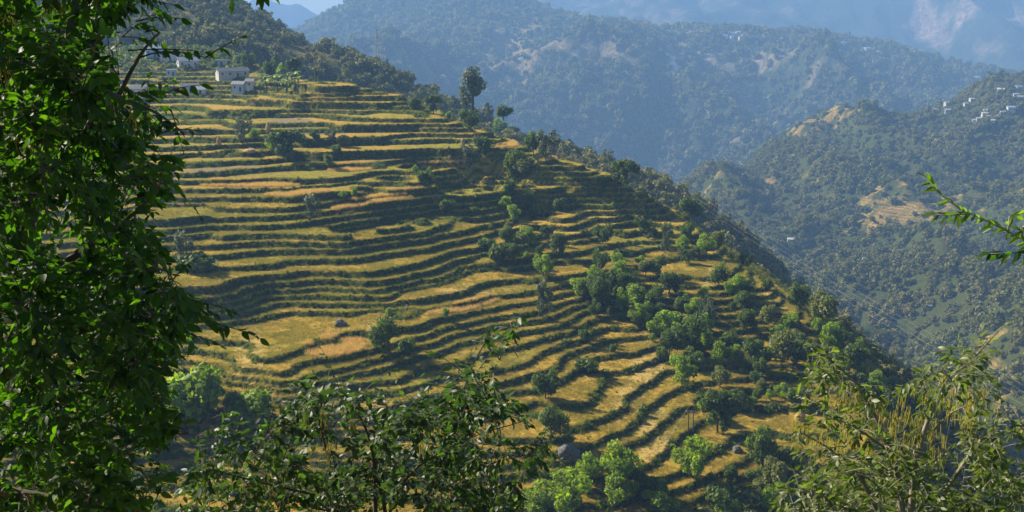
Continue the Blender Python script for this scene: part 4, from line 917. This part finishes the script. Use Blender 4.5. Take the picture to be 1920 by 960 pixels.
for i in range(70):
    u = 1205 + 270 * rng.random() if i < 52 else 1560 + 290 * rng.random(); v = 44 + (u - 1200) * .112 + 14 * rng.random() if i < 52 else 76 + (u - 1560) * .26 + 3
    tiny_house(far, u, v, 9 + 9 * rng.random(), 6 + 3 * rng.random(), WA[i % 4], RO[(i * 7) % 4], 'tiny pale house of the distant town on the plateau edge', 'houses of the distant plateau town')

# ------------------------------------------------------------------ foreground trees
def leaf_template(L_, W_, fold=.25, droop=.25):
    """one folded, drooping, pointed leaf along +Y"""
    ts = [0, .15, .38, .62, .84, 1.0]; ws = [.02, .62, 1.0, .86, .45, 0.0]; V = []
    for t_, q in zip(ts, ws):
        z = -droop * L_ * t_ * t_; V += [(-q * W_ / 2, t_ * L_, z + fold * q * W_ / 2), (0, t_ * L_, z), (q * W_ / 2, t_ * L_, z + fold * q * W_ / 2)]
    Fq = []
    for i in range(5):
        a_ = 3 * i; Fq += [(a_, a_ + 1, a_ + 4, a_ + 3), (a_ + 1, a_ + 2, a_ + 5, a_ + 4)]
    return np.array(V), np.array(Fq)
class Foliage:
    def __init__(s): s.p = []; s.d = []; s.n = []; s.L = []
    def leaf(s, p, d, n, L_): s.p.append(p); s.d.append(d); s.n.append(n); s.L.append(L_)
    def build(s, name, mat, parent, L0, W0, r, clear=True):
        T = [leaf_template(L0, W0, f_, dr) for f_, dr in ((.3, .15), (.15, .35), (.5, .25), (.1, -.05))]
        p = np.array(s.p); d = unit(np.array(s.d)); n = np.array(s.n); x = unit(np.cross(d, n)); n = np.cross(x, d); k = r.integers(0, 4, len(p)); Ls = np.array(s.L)[:, None, None]
        B = np.stack([x, d, n], 1); V = np.einsum('nvk,nkj->nvj', np.stack([t[0] for t in T])[k] * Ls, B) + p[:, None]
        nv = V.shape[1]; Fq = (T[0][1][None] + (np.arange(len(p)) * nv)[:, None, None]).reshape(-1, 4)
        tint = np.repeat(np.clip(r.normal(.5, .28, len(p)), 0, 1), len(T[0][1]))
        me = np_mesh(name, V.reshape(-1, 3), Fq, True, None, {'tint': tint}); return link(name, me, mat, parent)
def twig(fol, wood, r, a_, e, n_leaf, L0, rad=.004, hang=.4, drip=.15, lspread=.9):
    """a thin curved shoot from a_ to e with alternate leaves on its outer part"""
    a_ = np.array(a_, float); e = np.array(e, float); m_ = (a_ + e) / 2 + r.normal(size=3) * .05 * np.linalg.norm(e - a_) + np.array([0, 0, .12 * np.linalg.norm(e - a_)])
    ts = np.linspace(0, 1, 6); pts = [(1 - t) ** 2 * a_ + 2 * t * (1 - t) * m_ + t * t * e + np.array([0, 0, -drip * t * t * np.linalg.norm(e - a_) * 0]) for t in ts]
    wood.tube(pts, [rad * (1 - .7 * t) for t in ts], 3)
    ax = unit(e - a_); side = unit(np.cross(ax, [0, 0, 1.0]) + 1e-6)
    for i in range(n_leaf):
        t = .25 + .75 * (i + r.random() * .6) / n_leaf; t = min(t, 1); q = (1 - t) ** 2 * a_ + 2 * t * (1 - t) * m_ + t * t * e
        sd = side * (1 if i % 2 else -1); d = sd * lspread + ax * (.5 + .4 * r.random()) + np.array([0, 0, -hang * (.3 + r.random() * 1.2)]) + r.normal(size=3) * .25
        if i == n_leaf - 1: d = ax + np.array([0, 0, -hang]) + r.normal(size=3) * .15
        n = np.array([0, 0, 1.0]) + r.normal(size=3) * .8; fol.leaf(q, d, n, .5 + .75 * r.random())
def catkin(mb, r, p, n, L_, rad):
    for k in range(n):
        a_ = np.array(p) + r.normal(size=3) * rad * np.array([1, 1, .3]); l_ = L_ * (.6 + .5 * r.random()); w1 = r.normal(size=2) * .012
        mb.tube([a_, a_ + [w1[0], w1[1], -l_ * .5], a_ + [w1[0] * 1.5 + r.normal() * .02, w1[1] * 1.2, -l_]], [.0020, .0032, .0010], 3)
def inside(poly, u, v):
    c = False; n = len(poly); j = n - 1
    for i in range(n):
        if (poly[i][1] > v) != (poly[j][1] > v) and u < (poly[j][0] - poly[i][0]) * (v - poly[i][1]) / (poly[j][1] - poly[i][1]) + poly[i][0]: c = not c
        j = i
    return c
def fg_tree(name, label, seed, base, limbs, poly, depth, n_twig, nl, L0, W0, mat, dens=None, extra=(), cats=(), cat_fn=None, bark='bark', tw=(.25, .5), hang=.4, rscale=1.0):
    """limbs: polylines of (u, v, distance, radius); twigs are shot from the limbs towards points inside the crown outline"""
    r = np.random.default_rng(seed); root = empty(name, base); inv = np.array(base); wood = MB(); fol = Foliage(); cat = MB(); nodes = []
    for lm in limbs:
        pts = [P(u, v, Y) - inv if not isinstance(u, str) else np.array([v, Y, _r]) for u, v, Y, _r in lm]; rad = [q[3] for q in lm]; sm = []; sr = []
        for i in range(len(pts) - 1):
            for t in np.linspace(0, 1, 6)[:-1]:
                p0 = pts[max(i - 1, 0)]; p3 = pts[min(i + 2, len(pts) - 1)]; a1 = pts[i]; a2 = pts[i + 1]
                sm.append(a1 + .5 * t * (a2 - p0 + t * (2 * p0 - 5 * a1 + 4 * a2 - p3 + t * (3 * (a1 - a2) + p3 - p0)))); sr.append(rad[i] * (1 - t) + rad[i + 1] * t)
        sm.append(pts[-1]); sr.append(rad[-1]); sr = [q * rscale for q in sr]; wood.tube(sm, sr, 7); nodes += [(q, rr) for q, rr in zip(sm, sr)]
    NP = np.array([q for q, _ in nodes]); NR = np.array([rr for _, rr in nodes])
    us = [q[0] for q in poly]; vs = [q[1] for q in poly]; k = 0; sub = []
    tries = 0
    while k < n_twig and tries < n_twig * 30:
        tries += 1
        u = r.uniform(min(us), max(us)); v = r.uniform(min(vs), max(vs))
        if not inside(poly, u, v): continue
        if dens is not None and r.random() > dens(u, v): continue
        if r.random() > .25 + 1.0 * float(sstep(.36, .56, fbm(np.array(u / 60.), np.array(v / 60.), 3, seed))): continue
        Yd = depth[0] + (depth[1] - depth[0]) * r.random(); e = P(u, v, Yd) - inv
        d = np.linalg.norm(NP - e, axis=1); d2 = d + .6 * (NP[:, 2] > e[2] + .4); j = int(np.argmin(d2)); s = NP[j]
        ln = tw[0] + (tw[1] - tw[0]) * r.random(); dd = np.linalg.norm(e - s)
        if dd > ln * 1.5:
            dr = unit(unit(e - s) + r.normal(size=3) * .35); a_ = e - dr * ln; mid = (s + a_) / 2 + r.normal(size=3) * .06 * dd + np.array([0, 0, .1 * dd])
            rr = min(NR[j] * .6, .004 + .004 * dd); pts = [(1 - t) ** 2 * s + 2 * t * (1 - t) * mid + t * t * a_ for t in np.linspace(0, 1, 6)]
            wood.tube(pts, [rr * (1 - .5 * t) for t in np.linspace(0, 1, 6)], 4)
            if len(NP) < 2600: NP = np.vstack([NP, pts[1:]]); NR = np.r_[NR, [max(rr * (1 - .5 * t), .003) for t in np.linspace(.2, 1, 5)]]
        else: a_ = s
        twig(fol, wood, r, a_, e, nl + int(r.integers(-1, 2)), L0, hang=hang); k += 1
    for (u0, v0, y0, u1, v1, y1, n, rad) in extra:
        twig(fol, wood, r, P(u0, v0, y0) - inv, P(u1, v1, y1) - inv, n, L0, rad, hang)
    for (u, v, y, n, l_) in (cat_fn(r) if cat_fn else ()):
        cat = MB(); catkin(cat, r, P(u, v, y) - inv, n, l_, .022); o = cat.build('catkin_bunch', M['catkin'], root); at = o.data.attributes.new('tint', 'FLOAT', 'FACE'); at.data.foreach_set('value', np.repeat(r.random(len(o.data.polygons) // 8 + 1), 8)[:len(o.data.polygons)].astype(np.float32))
    wood.build('branches', M[bark], root, True); print(name, 'leaves', len(fol.p))
    fol.build('leaves', M[mat], root, L0, W0, r)
    return tag(root, label, 'tree')

LB = [(-170,-200),(290,-200),(290,-60),(300,0),(335,40),(300,90),(345,130),(345,200),(362,250),(345,300),(335,345),(300,400),(300,450),(330,500),(372,540),(400,580),(430,615),(380,645),(325,680),(312,720),(345,770),(300,810),(305,850),(325,900),(290,930),(270,1020),(-170,1020)]  # outline runs out of view; unseen leaves added there to shade the crown
def dL(u, v):
    k = 1.0
    if v < 260 and u > 215: k = .28
    if 380 < v < 560 and u > 240: k = .4
    if u > 340: k *= .6
    if 60 < v < 130 and 250 < u < 300: k *= .5
    return k
basL = (-3.2, 5.5, -5.2)
def GB_(x, y, z, rr): return ('w', x - 0, y, rr)
fg_tree('leafy_tree', 'dense dark green tree with translucent leaves filling the left side', 11, basL,
  [[(-260,1500,6.0,.17),(-220,1180,6.0,.16),(-120,900,6.0,.13),(-20,640,6.1,.10),(60,400,6.2,.07),(110,180,6.3,.045),(150,-60,6.4,.03)],
   [(-60,740,6.1,.07),(100,640,6.0,.05),(230,600,5.8,.03),(360,590,5.6,.012)],
   [(0,600,6.1,.06),(140,480,6.3,.04),(250,400,6.3,.02),(320,330,6.2,.008)],
   [(70,380,6.2,.05),(180,250,6.1,.03),(262,105,6.0,.014),(300,60,6.0,.008)],
   [(-80,800,6.0,.07),(90,790,6.3,.05),(210,800,6.3,.03),(300,850,6.2,.012)],
   [(-100,900,6.0,.07),(60,930,6.0,.05),(180,940,6.0,.03),(280,960,6.0,.012)],
   [(100,200,6.2,.04),(210,40,6.0,.02),(270,-20,5.9,.012)],
   [(60,130,6.2,.03),(140,150,6.0,.02),(280,205,5.9,.012),(345,250,5.9,.006)]],
  LB, (4.8, 8.6), 4600, 9, .068, .034, 'fg_leaf', dens=dL, tw=(.18, .42), hang=.55,
  extra=[(262,108,6.0,385,108,5.9,8,.006),(385,108,5.9,462,66,5.85,6,.005),(255,40,6.0,350,36,5.9,7,.005),(240,95,6.0,400,100,6.1,6,.005),(300,180,5.9,385,160,5.9,4,.004),(320,205,5.9,345,290,5.8,6,.005),(310,340,6.0,388,422,5.9,4,.004),
         (330,560,5.6,440,585,5.5,8,.006),(340,600,5.6,500,640,5.5,9,.006),(320,530,5.7,380,480,5.7,5,.005),(330,620,5.6,420,650,5.5,6,.005),(300,250,6,372,245,5.9,5,.005),(270,5,6,330,10,6,5,.005)],
  rscale=.62, cat_fn=lambda r: [(u, v, 5.1 + .4 * r.random(), n, l_ * .8) for (u, v, n, l_) in ((8,110,12,.24),(30,215,12,.24),(24,20,9,.15),(100,0,12,.14),(145,125,12,.16),(160,150,8,.10),(120,205,8,.12),(155,225,8,.12),(245,210,8,.10),(98,690,6,.12),(60,240,8,.18),(100,920,8,.12),(205,190,6,.1),(108,340,6,.1))])

# shaded low growth in front of the left tree
CB = [(300,1000),(330,900),(350,850),(390,790),(500,750),(555,700),(600,690),(655,700),(720,735),(760,705),(830,690),(880,650),(930,605),(985,592),(965,640),(925,700),(1000,770),(1045,840),(1030,880),(985,900),(985,1000)]
def dC(u, v):
    k = 1.0
    if v < 730: k = .38
    if u < 520: k = .45
    if 560 < u < 800 and v > 780: k = .8
    if u > 960: k = .6
    if v < 670: k = .45
    return k
fg_tree('leafy_shrub_tree', 'bushy tree with glossy grey-green leaves and thin stems at bottom centre', 21, (-1.6, 8.8, -6.2),
  [[(690,1420,8.8,.07),(700,1120,8.8,.05),(704,960,8.8,.035),(695,830,8.7,.02),(650,740,8.6,.008)],
   [(712,1420,8.9,.06),(712,1120,8.9,.045),(722,960,8.9,.03),(705,860,9.0,.02),(770,760,9.1,.008)],
   [(700,1420,8.7,.05),(690,1120,8.7,.04),(600,930,8.6,.025),(570,880,8.5,.016),(480,850,8.4,.008)],
   [(730,1420,8.9,.05),(720,1120,8.9,.04),(810,930,9.0,.024),(860,760,9.0,.015),(905,650,9.0,.009),(965,600,9.0,.004)],
   [(705,1040,8.9,.03),(760,900,8.8,.02),(860,830,8.7,.012),(980,790,8.7,.005)],
   [(690,1040,8.7,.03),(620,870,8.6,.018),(590,760,8.6,.012),(560,715,8.6,.006)],
   [(730,1040,8.9,.03),(850,960,8.8,.02),(900,880,8.7,.012),(1020,845,8.6,.005)],
   [(600,930,8.6,.02),(470,900,8.3,.012),(400,880,8.2,.006)]],
  CB, (7.8, 10.4), 1350, 7, .080, .036, 'fg_leaf_grey', rscale=.6, dens=dC, tw=(.22, .42), hang=.45,
  extra=[(640,740,8.7,600,650,8.6,5,.004),(680,740,8.7,745,690,8.7,5,.004),(850,720,9,905,640,9,7,.005),(900,690,9,985,600,9,8,.005),(480,850,8.4,400,800,8.2,7,.005),(870,700,9,800,660,9,6,.004),(760,740,9,705,640,9,4,.003),(500,890,8.3,470,940,8.2,6,.004)],
  cat_fn=lambda r: [(u, v, 8.3 + .3 * r.random(), n, l_) for (u, v, n, l_) in ((576,765,10,.2),(606,775,10,.18),(620,830,8,.2),(490,890,9,.2),(510,900,9,.2),(530,880,8,.2),(385,870,6,.15),(950,850,5,.12),(470,905,8,.15),(660,790,7,.15),(793,830,6,.15))])

RB = [(1440,1000),(1450,900),(1490,870),(1480,820),(1490,740),(1480,700),(1520,650),(1570,640),(1600,680),(1640,690),(1690,720),(1730,680),(1770,650),(1800,625),(1860,610),(1880,640),(1860,690),(1890,740),(1870,790),(1960,800),(1960,1000)]
def dR(u, v):
    k = .55
    if v > 860: k = 1.0
    if 1620 < u < 1700 and v < 720: k = .15
    return k
def catR(r):
    out = []
    for i in range(100):
        u = r.uniform(1490, 1860); v = r.uniform(715, 850)
        if u < 1560 and v < 760: continue
        out.append((u, v, 9.0 + 1.6 * r.random(), 9, .16 + .12 * r.random()))
    return out[:66] + [(1583,725,9.5,9,.16),(1712,725,9.5,9,.12),(1738,740,9.5,9,.16),(1798,742,9.5,9,.18),(1822,750,9.5,12,.2),(1870,760,9.5,8,.16),(1770,700,9.5,8,.12)]
fg_tree('catkin_tree', 'sparse tree with long hanging yellow catkins and glossy leaves at lower right', 31, (3.2, 9.6, -6.8),
  [[(1700,1430,9.6,.06),(1700,1120,9.6,.05),(1684,902,9.6,.028),(1647,793,9.6,.018),(1613,735,9.6,.013),(1588,702,9.6,.010),(1530,656,9.6,.005)],
   [(1715,1430,9.7,.06),(1705,1120,9.7,.05),(1713,897,9.7,.028),(1738,793,9.7,.020),(1767,739,9.7,.015),(1813,685,9.7,.010),(1872,620,9.7,.005)],
   [(1690,1060,9.6,.03),(1613,893,9.4,.018),(1560,845,9.3,.012),(1500,810,9.2,.006)],
   [(1720,1000,9.7,.03),(1800,880,9.6,.018),(1860,800,9.5,.010),(1905,790,9.5,.006)],
   [(1690,1040,9.5,.03),(1600,960,9.2,.02),(1500,920,9.0,.010)],
   [(1740,820,9.7,.012),(1790,770,9.6,.008),(1870,750,9.5,.005)],
   [(1660,840,9.6,.014),(1600,800,9.5,.008),(1530,770,9.4,.005)]],
  RB, (8.4, 11.2), 900, 6, .086, .034, 'fg_leaf_olive', dens=dR, tw=(.22, .45), hang=.45, bark='bark_pale',
  extra=[(1588,702,9.6,1500,640,9.5,8,.005),(1560,680,9.6,1545,630,9.5,6,.004),(1813,685,9.7,1890,605,9.6,8,.005),(1840,650,9.7,1760,660,9.6,7,.004),(1520,720,9.5,1460,690,9.4,7,.004),(1800,880,9.6,1960,830,8.5,9,.006),(1540,760,9.5,1470,740,9.4,7,.004),
         (1600,950,9,1400,905,8.6,9,.006),(1560,980,8.8,1440,935,8.5,8,.005)],
  cat_fn=catR)

# bough reaching in from the right, bough tips hanging in from above
def bough(name, label, seed, base, stems, n_leaf, L0, W0, mat, hang=.5):
    r = np.random.default_rng(seed); root = empty(name, base); inv = np.array(base); wood = MB(); fol = Foliage()
    for st_ in stems:
        pts = [P(u, v, y) - inv for u, v, y in st_]; wood.tube(pts, list(np.linspace(.0055, .0015, len(pts))), 5); cum = 0
        for i in range(len(pts) - 1):
            dv = pts[i + 1] - pts[i]; ax = unit(dv); ln = np.linalg.norm(dv); side = unit(np.cross(ax, [0, 0, 1.0])); up = np.cross(side, ax); n = max(1, int(ln * n_leaf))
            for k in range(n):
                q = pts[i] + dv * (k + r.random() * .5) / n
                for sg in (-1, 1): fol.leaf(q, up * sg * .75 * (1 if sg < 0 else .55) + side * r.normal() * .5 + ax * (.75 + .3 * r.random()) + np.array([0, 0, -hang * .5]), np.array([0, -.8, .8]) + r.normal(size=3) * .5, .65 + .55 * r.random())
        fol.leaf(pts[-1], ax + np.array([0, 0, -.2]), np.array([0, -.5, 1]), .9)
    wood.build('twig', M['bark_pale'], root, True); fol.build('leaves', M[mat], root, L0, W0, r); return tag(root, label, 'branch')
bough('leafy_bough', 'slender bough with pointed green leaves reaching in from the right edge', 41, tuple(P(1960, 470, 5.5)),
  [[(2600,1450,6.6),(2350,950,6.1),(2120,600,5.7),(1970,475,5.5),(1915,448,5.5),(1880,428,5.45),(1840,410,5.45),(1800,392,5.4),(1760,362,5.4),(1738,335,5.4)],[(1890,432,5.45),(1893,405,5.5),(1930,398,5.5)],[(1915,445,5.5),(1918,425,5.4),(1960,420,5.3)],[(1820,400,5.4),(1780,404,5.3),(1752,402,5.3)]], 34, .068, .019, 'fg_leaf_lime')
bough('leafy_bough', 'short green shoot at the right edge below the slender bough', 43, tuple(P(1960, 480, 5.3)),
  [[(2350,950,6.1),(2120,640,5.6),(1975,478,5.3),(1930,474,5.3),(1890,474,5.3),(1850,476,5.3)]], 30, .075, .026, 'fg_leaf')
bough('leafy_bough', 'leaf tips hanging into the picture from the top edge', 45, tuple(P(470, -30, 5.0)),
  [[(250,-250,5.6),(350,-120,5.2),(440,-40,5.0),(438,-18,5.0),(436,0,5.0)],[(350,-120,5.2),(500,-40,5.0),(494,-24,5.0),(492,-8,5.0)],[(350,-120,5.2),(470,-45,5.0),(485,-25,5.0),(505,-15,5.0)]], 26, .075, .03, 'fg_leaf', 1.5)
